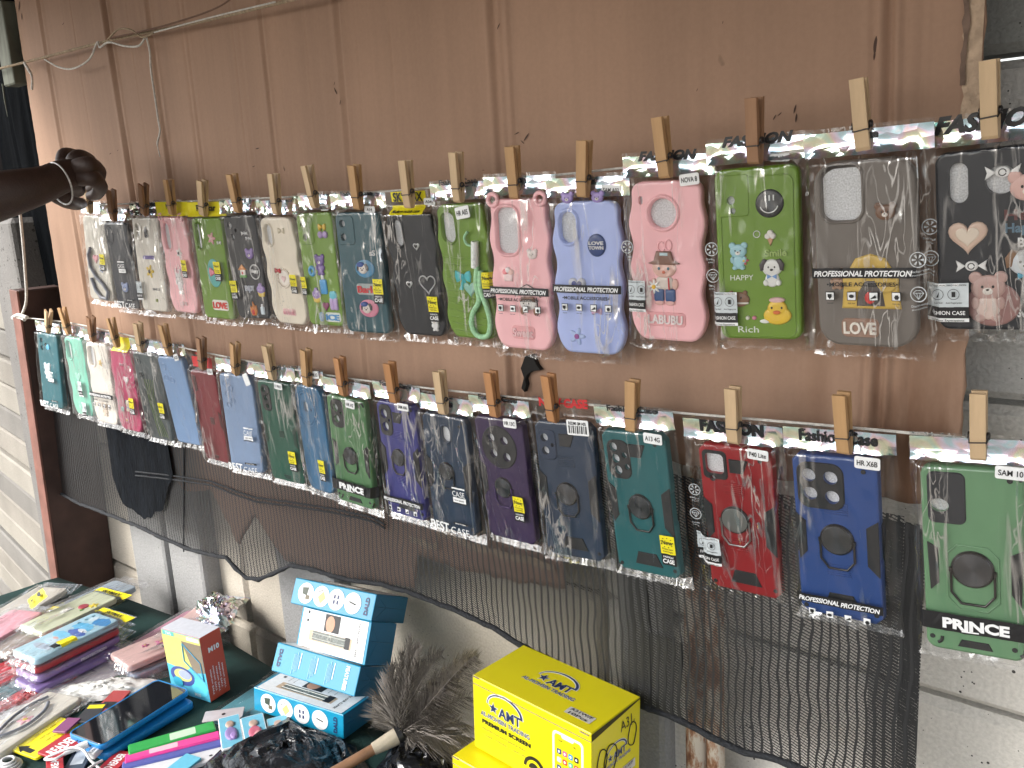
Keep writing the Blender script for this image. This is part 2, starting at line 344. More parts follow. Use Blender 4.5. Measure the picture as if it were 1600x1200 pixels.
# dark hanging cloth behind the cardboard's left edge
DARKCLOTH = mat('black_shade_cloth', (.0022, .0028, .0036), .9, var=.35, vscale=60, bump=.002, bscale=400, stretch=(1, 1, .15), spec=.02)
def cloth(name, x0, x1, z0, z1, y, amp, m, nx=40, nz=30, freq=14, skew=0.):
    b = MB(); V = []; Fs = []
    for j in range(nz+1):
        for i in range(nx+1):
            u, v = i/nx, j/nz
            x = x0+(x1-x0)*u+skew*(v)+.006*fnoise(3, v*9, u*2)*(1 if i in (0, nx) else 0); z = z0+(z1-z0)*v
            V.append((x, y+amp*fnoise(x*freq, z*1.5, 2)+amp*.4*fnoise(x*freq*3, z*3, 5), z))
    for j in range(nz):
        for i in range(nx):
            a = j*(nx+1)+i; Fs.append((a, a+1, a+nx+2, a+nx+1))
    b.add(V, Fs, m, True); return b.build(name)
c = cloth('shade_cloth', -2.30, -1.93, 1.12, 2.15, .045, .018, DARKCLOTH); tag(c, 'black pleated cloth hanging behind the left edge of the cardboard', 'cloth')
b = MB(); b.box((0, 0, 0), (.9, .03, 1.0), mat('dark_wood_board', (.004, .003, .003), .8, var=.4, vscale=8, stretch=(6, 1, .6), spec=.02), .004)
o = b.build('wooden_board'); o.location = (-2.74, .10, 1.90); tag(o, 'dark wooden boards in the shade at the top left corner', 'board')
b = MB(); b.box((0, 0, 0), (.055, .03, .16), mat('mossy_wood', (.14, .15, .12), .8, var=.4, vscale=20, stretch=(4, 1, .5)), .003)
b.tube([(-.02, -.02, -.075), (-.018, -.022, -.11), (-.022, -.02, -.14)], [.002, .0015, .0005], mat('mossy_wood', (0, 0, 0)), 5)
o = b.build('wood_offcut'); o.location = at(16, 70, .0); tag(o, 'greenish wood offcut hanging near the top left corner', 'offcut')
# ------------------------------------------------------------------ cardboard
def card_mat(name, base):
    m = bpy.data.materials.new(name); m.use_nodes = True; t = m.node_tree; p = t.nodes['Principled BSDF']; p.inputs['Roughness'].default_value = .75
    p.inputs['Specular IOR Level'].default_value = .3
    tc = nd(t, 'ShaderNodeTexCoord')
    def nz(scale, st=(1, 1, 1), det=5, lo=.3, hi=.7, a=.9, b=1.1):
        mp = nd(t, 'ShaderNodeMapping'); mp.inputs['Scale'].default_value = st; t.links.new(tc.outputs['Object'], mp.inputs[0])
        n = nd(t, 'ShaderNodeTexNoise'); n.inputs['Scale'].default_value = scale; n.inputs['Detail'].default_value = det; t.links.new(mp.outputs[0], n.inputs['Vector'])
        r = nd(t, 'ShaderNodeMapRange'); r.inputs['From Min'].default_value = lo; r.inputs['From Max'].default_value = hi; r.inputs['To Min'].default_value = a; r.inputs['To Max'].default_value = b
        t.links.new(n.outputs[0], r.inputs[0]); return r.outputs[0]
    src = None
    def mul(a, c):
        x = nd(t, 'ShaderNodeMix', data_type='RGBA', blend_type='MULTIPLY'); x.inputs[0].default_value = 1
        if a is None: x.inputs[6].default_value = (*base, 1)
        else: t.links.new(a, x.inputs[6])
        t.links.new(c, x.inputs[7]); return x.outputs[2]
    s = mul(None, nz(2.2, a=.86, b=1.13)); s = mul(s, nz(9, (1, 1, .12), a=.93, b=1.07)); s = mul(s, nz(70, (1, 1, .03), det=2, a=.955, b=1.045)); s = mul(s, nz(220, a=.965, b=1.03))
    # small scuffs with a shape of their own
    sc = nz(26, (1, 1, .8), det=3, lo=.76, hi=.80, a=1., b=.6); s = mul(s, sc)
    # water stain at the lower right corner
    sp = nd(t, 'ShaderNodeSeparateXYZ'); t.links.new(tc.outputs['Object'], sp.inputs[0])
    w = nd(t, 'ShaderNodeMapRange'); w.inputs['From Min'].default_value = -.40; w.inputs['From Max'].default_value = -.30; t.links.new(sp.outputs['X'], w.inputs[0])
    w2 = nd(t, 'ShaderNodeMapRange'); w2.inputs['From Min'].default_value = 1.34; w2.inputs['From Max'].default_value = 1.27; t.links.new(sp.outputs['Z'], w2.inputs[0])
    wm = nd(t, 'ShaderNodeMath', operation='MULTIPLY'); t.links.new(w.outputs[0], wm.inputs[0]); t.links.new(w2.outputs[0], wm.inputs[1])
    w3 = nd(t, 'ShaderNodeMath', operation='MULTIPLY'); t.links.new(wm.outputs[0], w3.inputs[0]); t.links.new(nz(25, (1, 1, .25), det=6, lo=.42, hi=.62, a=0., b=1.), w3.inputs[1])
    st = nd(t, 'ShaderNodeMix', data_type='RGBA'); st.inputs[7].default_value = (base[0]*.52, base[1]*.45, base[2]*.4, 1); t.links.new(w3.outputs[0], st.inputs[0]); t.links.new(s, st.inputs[6]); s = st.outputs[2]
    t.links.new(s, p.inputs['Base Color'])
    wv = nd(t, 'ShaderNodeTexWave', wave_type='BANDS', bands_direction='X'); wv.inputs['Scale'].default_value = 48; wv.inputs['Distortion'].default_value = .8; t.links.new(tc.outputs['Object'], wv.inputs['Vector'])
    b = nd(t, 'ShaderNodeBump'); b.inputs['Distance'].default_value = .0006; b.inputs['Strength'].default_value = .15; t.links.new(wv.outputs[0], b.inputs['Height']); t.links.new(b.outputs[0], p.inputs['Normal'])
    return m
CARD = card_mat('brown_cardboard', (.34, .213, .147))
TORN = mat('torn_liner', (.15, .10, .075), .9, var=.4, vscale=60, bump=.002, bscale=120)
TORNL = mat('torn_pale_ply', (.42, .31, .22), .9, var=.3, vscale=80, bump=.002, bscale=200)
# vertical folds and dents: (x, half width, depth)
FOLDS = [(at(px, 30, 0).x, w, dep) for px, w, dep in ((64, .006, .004), (112, .003, .0015), (166, .007, .006), (200, .003, .0012), (232, .006, .004), (279, .004, .0022), (286, .004, .0022), (322, .002, .001), (358, .003, .0016), (368, .003, .0012),
          (404, .004, .003), (426, .002, .001), (470, .002, .0012), (522, .005, .003), (530, .003, .0015), (548, .002, .001), (600, .0022, .0013), (640, .002, .0008), (765, .005, .005), (776, .005, .003), (792, .003, .0016), (1148, .0015, .0008), (1362, .0025, .0022), (1389, .004, .0045), (1412, .003, .0022), (1440, .003, .0022), (1512, .002, .0012))]
def card_y(x, z):
    y = .010*fnoise(x*1.3, z*.8, 1)+.003*fnoise(x*6, z*1.2, 4)
    for fx, w, d in FOLDS:
        q = (x+.004*fnoise(fx*9, z*2.5, 7)-fx)/w
        if abs(q) < 4: y += d*(math.exp(-q*q*1.2)-.45*math.exp(-(abs(q)-1.8)**2*1.6))*(.30+.8*abs(fnoise(fx*5, z*3, 2)))*(1.8 if d > .0025 else .9)
    return y
def sheet(name, x0, x1, zb, zt, m, nx, nz, y0=.004, th=.004, jag=.003, le=None, re=None):
    b = MB(); V = []; Fs = []
    for s in (0, 1):
        for j in range(nz+1):
            v = j/nz
            for i in range(nx+1):
                u = i/nx; xx0 = x0+(le(v) if le else 0); xx1 = x1+(re(v) if re else 0)
                x = xx0+(xx1-xx0)*u; bot = zb(x) if callable(zb) else zb
                if i in (0, nx): x += jag*fnoise(v*40+i, 3, s)+jag*.6*fnoise(v*130, i, 3)
                z = bot+(zt-bot)*v
                if j == 0: z += jag*fnoise(x*40, 8, 1)
                V.append((x, y0+card_y(x, z)+s*th, z))
    N = (nx+1)*(nz+1)
    for j in range(nz):
        for i in range(nx):
            a = j*(nx+1)+i; Fs.append((a, a+1, a+nx+2, a+nx+1)); Fs.append((N+a, N+a+nx+1, N+a+nx+2, N+a+1))
    for j in range(nz):
        for i in (0, nx):
            a = j*(nx+1)+i; c2 = a+nx+1; Fs.append((a, c2, c2+N, a+N) if i == 0 else (a, a+N, c2+N, c2))
    for i in range(nx):
        for j in (0, nz):
            a = j*(nx+1)+i; Fs.append((a, a+N, a+1+N, a+1))
    b.add(V, Fs, m, True); return b.build(name)
card = sheet('cardboard_sheet', -1.985, -.217, lambda x: 1.173 if x > -1.0 else 1.173-(-1.0-x)*.02, 2.02, CARD, 900, 60, le=lambda v: -.028*(1-v)+.012*v, jag=.004)
tag(card, 'large brown cardboard sheet with vertical folds behind both rows of hanging phone cases', 'cardboard')
# torn ply strip on the right edge
b = MB(); V = []; n = 60
for i in range(n+1):
    z = 1.50+(1.9-1.50)*i/n; w = .012+.006*fnoise(i*.35, 1)+.004*fnoise(i*1.3, 5)
    y = .0015+card_y(-.222, z)
    V += [(-.224-w*.5-.004*fnoise(i*.5, 9), y, z), (-.222, y-.0015, z), (-.2165, y-.001, z)]
b.add(V, [(3*i+k, 3*i+k+1, 3*i+k+4, 3*i+k+3) for i in range(n) for k in (0, 1)], TORNL, False)
V = []
for i in range(n+1):
    z = 1.535+(1.9-1.535)*i/n; w = max(.0003, .003+.004*fnoise(i*.45, 11)); y = .0002+card_y(-.227, z)-.001
    x = -.2285+.003*fnoise(i*.2, 2); V += [(x-w, y, z), (x+w*.4, y-.0005, z)]
b.add(V, [(2*i, 2*i+1, 2*i+3, 2*i+2) for i in range(n)], TORN, False)
b.build('torn_edge', card)
# torn hole: dark patch on the card painted for the shade behind
hp = [(822, 556), (832, 553), (840, 570), (846, 578), (832, 580), (826, 584), (822, 592), (824, 600), (821, 612), (816, 606), (820, 590), (815, 575)]
hp2 = [(1506, 126), (1512, 150), (1520, 160), (1513, 166), (1505, 178), (1500, 190), (1492, 192), (1496, 160), (1503, 140)]
for pts in (hp,):
    b = MB(); P = [(at(x, y, 0).x, at(x, y, 0).z) for x, y in pts]
    b.X = Matrix(((1, 0, 0, 0), (0, 0, -1, 0), (0, 1, 0, 0), (0, 0, 0, 1)))
    cy = card_y(sum(p[0] for p in P)/len(P), sum(p[1] for p in P)/len(P))
    b.plate(P, -.004-cy, .0025-cy, mat('hole_dark', (.012, .011, .01), .95), bev=.0002); b.build('dark_hole_patch', card)
# scuff marks
b = MB()
for x, y, l, a in ((520, 142, 12, 1.9), (518, 130, 6, 1.2), (528, 160, 8, 1.4), (772, 40, 10, 1.2), (400, 232, 7, .1), (441, 264, 8, 1.7), (394, 260, 5, .3), (318, 60, 0, 0), (97, 37, 5, .6), (811, 222, 8, 2.2), (817, 214, 14, 1.0), (750, 266, 4, 0), (1206, 183, 9, 1.2), (1214, 178, 7, .9), (1238, 170, 14, 1.4), (1240, 184, 14, 1.5), (1125, 34, 5, 1.4), (1085, 140, 5, 1.3), (1365, 70, 26, 1.5), (1363, 86, 14, 1.5), (802, 208, 8, .4), (30, 10, 14, 1.2), (34, 26, 10, 1.4), (170, 240, 5, .4), (182, 235, 4, .5), (1005, 72, 0, 0)):
    if l == 0: continue
    p = at(x, y, 0); k = l*.00065*abs((p-EYE).length); q = []
    for i in range(8):
        s = (i/7-.5); wd = k*.10*(1-abs(2*s)**2+.15)
        q.append((p.x+cos(a)*k*s*1.6, p.z+sin(a)*k*s, wd*(1+.6*fnoise(i, x))))
    V = []
    for X, Z, wd in q:
        Y = .0032+card_y(X, Z); V += [(X-wd*sin(a), Y, Z+wd*cos(a)), (X+wd*sin(a), Y, Z-wd*cos(a))]
    b.add(V, [(2*i, 2*i+1, 2*i+3, 2*i+2) for i in range(7)], mat('scuff_brown', (.07, .04, .03), .9))
b.build('scuff_marks', card)
# second lower cardboard, behind the net
def lowb(x):
    P = [(-1.74, .99), (-1.62, .93), (-1.52, .95), (-1.45, .855), (-1.38, .93), (-1.30, .86), (-1.1, .875), (-.96, .90), (-.95, .955), (-.86, .952), (-.675, .972)]
    for (a, za), (c, zc) in zip(P, P[1:]):
        if a <= x <= c: return za+(zc-za)*(x-a)/(c-a)+.006*fnoise(x*30, 2)
    return P[0][1] if x < P[0][0] else P[-1][1]
c2 = sheet('cardboard_sheet', -1.74, -.675, lowb, 1.168, card_mat('brown_cardboard_low', (.33, .205, .15)), 160, 20, y0=.022, jag=.004)
tag(c2, 'ragged lower cardboard piece seen through the black net', 'cardboard')
b = MB()
for i in range(40):
    x = -.93+.25*i/39; 
b = MB(); V = []
for i in range(41):
    x = -.955+.27*i/40; z = 1.0+.008*fnoise(x*20, 4)-(.02 if x < -.9 else 0); w = .006+.004*fnoise(x*60, 9); y = .0175+card_y(x, z)
    V += [(x, y, z-w), (x, y-.002, z+w)]
b.add(V, [(2*i, 2*i+2, 2*i+3, 2*i+1) for i in range(40)], TORNL); b.build('torn_strip', c2)

# ------------------------------------------------------------------ net
def net_mat(name, dens=1., col=(.013, .0135, .015)):
    m = bpy.data.materials.new(name); m.use_nodes = True; t = m.node_tree; p = t.nodes['Principled BSDF']; out = t.nodes['Material Output']
    p.inputs['Base Color'].default_value = (*col, 1); p.inputs['Roughness'].default_value = .55
    tc = nd(t, 'ShaderNodeTexCoord'); sp = nd(t, 'ShaderNodeSeparateXYZ'); t.links.new(tc.outputs['UV'], sp.inputs[0])
    def M(op, a, b=None, c=None):
        n = nd(t, 'ShaderNodeMath', operation=op)
        for i, v in enumerate((a, b, c)):
            if v is None: continue
            if isinstance(v, (int, float)): n.inputs[i].default_value = v
            else: t.links.new(v, n.inputs[i])
        return n.outputs[0]
    nz = nd(t, 'ShaderNodeTexNoise'); nz.inputs['Scale'].default_value = 14; nz.inputs['Detail'].default_value = 2; t.links.new(tc.outputs['UV'], nz.inputs['Vector'])
    wob = M('MULTIPLY', M('SUBTRACT', nz.outputs[0], .5), .016)
    nh = nd(t, 'ShaderNodeTexNoise'); nh.inputs['Scale'].default_value = 160; t.links.new(tc.outputs['UV'], nh.inputs['Vector'])
    u = M('ADD', sp.outputs['X'], wob); v = sp.outputs['Y']
    fu = M('FRACT', M('MULTIPLY', u, 1/.0098))
    d = M('ABSOLUTE', M('SUBTRACT', fu, .5))
    rib = M('GREATER_THAN', d, .375-.02*dens)
    zig = M('MULTIPLY', M('ABSOLUTE', M('SUBTRACT', fu, .5)), .0022)
    fv = M('FRACT', M('MULTIPLY', M('ADD', M('ADD', v, M('MULTIPLY', M('SUBTRACT', nh.outputs[0], .5), .0014)), M('MULTIPLY', u, .35)), 1/.0034))
    hat = M('GREATER_THAN', fv, .66-.22*dens)
    fv2 = M('FRACT', M('MULTIPLY', M('SUBTRACT', v, M('MULTIPLY', u, 2.2)), 1/.0085))
    h2 = M('GREATER_THAN', fv2, .90)
    al = M('MAXIMUM', M('MAXIMUM', rib, hat), h2)
    tr = nd(t, 'ShaderNodeBsdfTransparent'); mx = nd(t, 'ShaderNodeMixShader')
    t.links.new(al, mx.inputs[0]); t.links.new(tr.outputs[0], mx.inputs[1]); t.links.new(p.outputs[0], mx.inputs[2]); t.links.new(mx.outputs[0], out.inputs['Surface'])
    return m
NET = net_mat('black_net', .55); NETD = net_mat('black_net_dense', 1.2)
HEM = mat('net_hem', (.014, .016, .02), .85, var=.5, vscale=300, bump=.003, bscale=300)
edge_px = [(96, 772), (130, 790), (165, 802), (215, 822), (262, 845), (295, 860), (330, 868), (358, 872), (372, 890), (388, 905), (405, 908), (430, 898), (455, 886), (490, 892), (540, 905), (600, 915), (640, 925), (680, 943), (720, 962), (770, 985), (810, 1008), (870, 1040), (940, 1075), (1000, 1105), (1060, 1128), (1110, 1155), (1165, 1180), (1215, 1192), (1275, 1215), (1350, 1235), (1420, 1240), (1452, 1230)]
EY = -.012
edge = [at(x, y, EY) for x, y in edge_px]
def net_y(x, z): return EY+.006*fnoise(x*5, z*4, 3)+.003*fnoise(x*17, z*6, 8)
def net_edge(x):
    for a, c in zip(edge, edge[1:]):
        if a.x <= x <= c.x: return a.z+(c.z-a.z)*(x-a.x)/(c.x-a.x)
    return edge[0].z if x < edge[0].x else edge[-1].z
def net_sheet(name, x0, x1, zt, m, nx, nz, y=0., zb=None, parent=None):
    V = []; UV = []; Fs = []
    for j in range(nz+1):
        for i in range(nx+1):
            x = x0+(x1-x0)*i/nx; b_ = (zb(x) if zb else net_edge(x)); z = b_+(zt-b_)*j/nz
            V.append((x, net_y(x, z)+y, z)); UV.append((x, z))
    for j in range(nz):
        for i in range(nx):
            a = j*(nx+1)+i; Fs.append((a, a+1, a+nx+2, a+nx+1))
    b = MB(); b.add(V, Fs, m, True); o = b.build(name, parent)
    uv = o.data.uv_layers.new(name='UVMap')
    for l in o.data.loops: uv.data[l.index].uv = UV[l.vertex_index]
    return o
X1 = at(1405, 1000, EY).x
net = net_sheet('shade_net', edge[0].x, X1, 1.165, NET, 160, 24)
tag(net, 'black knitted shade net stretched below the lower row of phone cases', 'net')
net_sheet('dense_selvedge', X1+.0005, at(1440, 1000, EY).x, 1.16, NETD, 12, 24, zb=lambda x: .84, parent=net)
net_sheet('net_overlap', at(1360, 1000, EY).x, at(1440, 1000, EY).x, 1.16, NETD, 12, 24, y=-.003, zb=lambda x: .86, parent=net)
net_sheet('net_overlap', at(1008, 1050, EY).x, at(1066, 1050, EY).x, at(1030, 992, EY).z, NETD, 12, 24, y=-.003, parent=net)
net_sheet('net_overlap', at(985, 1000, EY).x, at(1016, 1000, EY).x, 1.1, NETD, 12, 24, y=-.004, parent=net)
b = MB(); P = []
for a, c in zip(edge, edge[1:]):
    k = max(2, int((c-a).length/.012))
    for i in range(k): q = a.lerp(c, i/k); P.append((q.x, net_y(q.x, q.z)-.002, q.z+.0035+.0015*fnoise(q.x*50, 1)))
b.tube(P, [.0038+.0018*fnoise(i*.7, 2) for i in range(len(P))], HEM, 8); b.build('hem', net)
b = MB()      # seam cords across the net
for off in (0, 6):
    P = [at(x, y+off, EY-.004) for x, y in ((212, 737), (260, 742), (330, 752), (370, 768), (400, 778), (450, 784), (520, 795), (580, 808), (606, 822))]
    Q = []
    for a, c in zip(P, P[1:]):
        for i in range(6): q = a.lerp(c, i/6); Q.append(q+Vector((0, 0, .001*fnoise(q.x*40, off))))
    b.tube(Q, .0018, HEM, 6)
P = [at(287, y, EY-.003) for y in (690, 740, 790, 830, 862)]; b.tube(P, .0013, HEM, 5)
b.build('seam_cord', net)
b = MB()
for px, py in ((1408, 1015), (1402, 1060), (1396, 1100), (1396, 1145), (1398, 1190)):
    pass
# doubled-up net hanging dark at the left
LB = [(-1.83, .94), (-1.80, .885), (-1.72, .865), (-1.64, .90), (-1.60, .96), (-1.56, 1.0)]
def bund(x):
    for (a, za), (c, zc) in zip(LB, LB[1:]):
        if a <= x <= c: return za+(zc-za)*(x-a)/(c-a)+.008*fnoise(x*40, 5)
    return LB[0][1] if x < LB[0][0] else LB[-1][1]
net_sheet('folded_net', -1.83, -1.575, 1.16, mat('black_folded_net', (.005, .0065, .009), .95, var=.4, vscale=90, bump=.003, bscale=200, stretch=(1, 1, .3), spec=.1), 40, 24, y=-.006, zb=bund, parent=net)
# rusty twin pipe standing against the wall behind the net
RUST = mat('rusty_steel', (.36, .30, .24), .8, var=.3, vscale=30, bump=.001, bscale=200)
def rust_mat():
    m = bpy.data.materials.new('flaking_rust'); m.use_nodes = True; t = m.node_tree; p = t.nodes['Principled BSDF']; p.inputs['Roughness'].default_value = .85
    tc = nd(t, 'ShaderNodeTexCoord'); mp = nd(t, 'ShaderNodeMapping'); mp.inputs['Scale'].default_value = (1, 1, .35); t.links.new(tc.outputs['Object'], mp.inputs[0])
    n = nd(t, 'ShaderNodeTexNoise'); n.inputs['Scale'].default_value = 60; n.inputs['Detail'].default_value = 8; n.inputs['Roughness'].default_value = .7; t.links.new(mp.outputs[0], n.inputs['Vector'])
    r = nd(t, 'ShaderNodeValToRGB'); e = r.color_ramp.elements; e[0].position = .40; e[0].color = (.13, .055, .03, 1); e[1].position = .56; e[1].color = (.46, .41, .34, 1)
    q = e.new(.47); q.color = (.26, .13, .07, 1); t.links.new(n.outputs[0], r.inputs[0]); t.links.new(r.outputs[0], p.inputs['Base Color']); return m
RM = rust_mat()
for k, px in enumerate((1082, 1111)):
    b = MB(); p = at(px, 1100, .02); b.tube([(0, 0, z*.1) for z in range(0, 21)], .0135 if k == 0 else .0105, RM, 16)
    o = b.build('rusty_pipe'); o.location = (p.x, .03, 0); tag(o, ('thicker left' if k == 0 else 'thinner right')+' rusty steel pipe of the pair standing behind the net', 'pipe', 'rusty pipes behind the net')

# ------------------------------------------------------------------ strings
TW = mat('jute_twine', (.36, .28, .19), .9, var=.3, vscale=200, bump=.001, bscale=800)
WS = mat('white_string', (.62, .6, .56), .85, var=.2, vscale=200, bump=.0008, bscale=900)
def smooth(pts, k=6):
    P = [Vector(p) for p in pts]; out = []
    for i in range(len(P)-1):
        a = P[max(i-1, 0)]; b_ = P[i]; c = P[i+1]; d = P[min(i+2, len(P)-1)]
        for j in range(k):
            t = j/k; out.append(.5*((2*b_)+(c-a)*t+(2*a-5*b_+4*c-d)*t*t+(-a+3*b_-3*c+d)*t**3))
    out.append(P[-1]); return out
b = MB(); b.tube(smooth([at(-60, 122, -.03), at(0, 107, -.025), at(60, 92, -.02), at(160, 66, -.02), at(240, 49, -.02), at(330, 30, -.025), at(430, 6, -.03), at(520, -16, -.03)]), .0024, TW, 8)
b.tube(smooth([at(168, 62, -.028), at(185, 46, -.03), at(205, 47, -.03), at(222, 58, -.027), at(240, 52, -.026)]), .0016, TW, 6)
b.tube(smooth([at(172, 60, -.028), at(250, 42, -.03), at(330, 16, -.03), at(370, -8, -.03)]), .0013, mat('thin_brown_thread', (.17, .10, .07), .9), 6)
o = b.build('twine'); tag(o, 'brown twine strung across the top left of the cardboard', 'twine')
b = MB(); b.tube(smooth([at(70, 93, -.024), at(92, 105, -.03), at(115, 107, -.03), at(140, 92, -.03), at(152, 66, -.028), at(156, 74, -.03), at(170, 66, -.03), at(195, 72, -.03), at(216, 72, -.03), at(226, 60, -.028)]), .0017, WS, 6)
b.tube(smooth([at(228, 56, -.026), at(234, 80, -.02), at(236, 110, -.014), at(242, 150, -.012), at(247, 185, -.01), at(250, 205, -.01), at(246, 225, -.008), at(250, 245, -.008)]), [.0016]*37+[.0008]*6, WS, 6)
b.tube(smooth([at(38, 98, -.026), at(44, 108, -.03), at(50, 120, -.03), at(50, 140, -.03)]), [.0028]*10+[.0022]*9, WS, 6)
b.tube(smooth([at(240, 51, -.0245), at(330, 27, -.0292), at(430, 3, -.034)]), .0012, WS, 6)
o = b.build('white_string'); tag(o, 'frayed white string looped and dangling from the twine at top left', 'string')
YL = -.036
b = MB(); b.tube(smooth([(-1.74, -.03, 1.494), (-1.4, -.03, 1.488), (-.9, -.03, 1.482), (-.5, -.03, 1.490), (-.2, -.03, 1.496), (.3, -.03, 1.51)]), .0013, WS, 6)
o = b.build('line_string'); tag(o, 'thin white line carrying the upper row of packets', 'string')
pk = at(32, 496, -.05)
b = MB(); b.tube(smooth([pk, (-1.9, YL, 1.264), (-1.7, YL, 1.256), (-1.35, YL, 1.238), (-1.0, YL, 1.229), (-.6, YL, 1.237), (-.2, YL, 1.252), (.3, YL, 1.262)]), .0014, WS, 6)
b.tube(smooth([pk+Vector((.02, 0, -.004)), pk, at(20, 497, -.04), pk+Vector((.0, -.004, .006)), at(42, 496, -.055)]), .0042, WS, 7)
b.tube(smooth([pk, at(41, 470, -.05), at(39, 420, -.05), at(35, 370, -.05), at(31, 330, -.05)]), .0028, WS, 6)
o = b.build('line_string'); tag(o, 'knotted white line carrying the lower row of packets, tied at the post', 'string')
# ================================================================== PHONE CASES IN BAGS
CW, CH, CT = .0772, .162, .0105
def outline(kind, w, h):
    if kind == 'wave':
        P = rr(0, -h/2, w, h, .016, 8); out = []
        P2 = []
        for i in range(len(P)):          # add points on the long sides
            a, b_ = P[i], P[(i+1) % len(P)]; P2.append(a)
            if abs(a[1]-b_[1]) > .05:
                for j in range(1, 24): P2.append((a[0]+(b_[0]-a[0])*j/24, a[1]+(b_[1]-a[1])*j/24))
        for x, y in P2:
            k = min(1, max(0, (abs(x)-w*.30)/(w*.2)))
            out.append((x+(1 if x > 0 else -1)*k*.0021*cos(2*pi*(-y/h)*3.5+.6)-0*x, y))
        return out
    if kind == 'round': return rr(0, -h/2, w, h, .020, 8)
    if kind == 'armour':
        c = .007; W, H = w/2, h
        return [(-W+c, -H), (W-c, -H), (W, -H+c), (W, -H*.62), (W-.0012, -H*.6), (W-.0012, -H*.4), (W, -H*.38), (W, -c), (W-c, 0), (-W+c, 0), (-W, -c), (-W, -H*.38), (-W+.0012, -H*.4), (-W+.0012, -H*.6), (-W, -H*.62), (-W, -H+c)]
    return rr(0, -h/2, w, h, .0095, 6)
def crease(x, y, sd):
    a = 1-abs(fnoise(x*60+y*16+sd*3.1, y*10-x*6, sd))*2.6
    c = 1-abs(fnoise(x*130-y*34, y*34, sd+7))*2.6
    f = .45+1.1*max(0, fnoise(x*14, y*9, sd+20)+.35)
    return f*(max(0, a)**2*1.0+max(0, c)**2*.5)
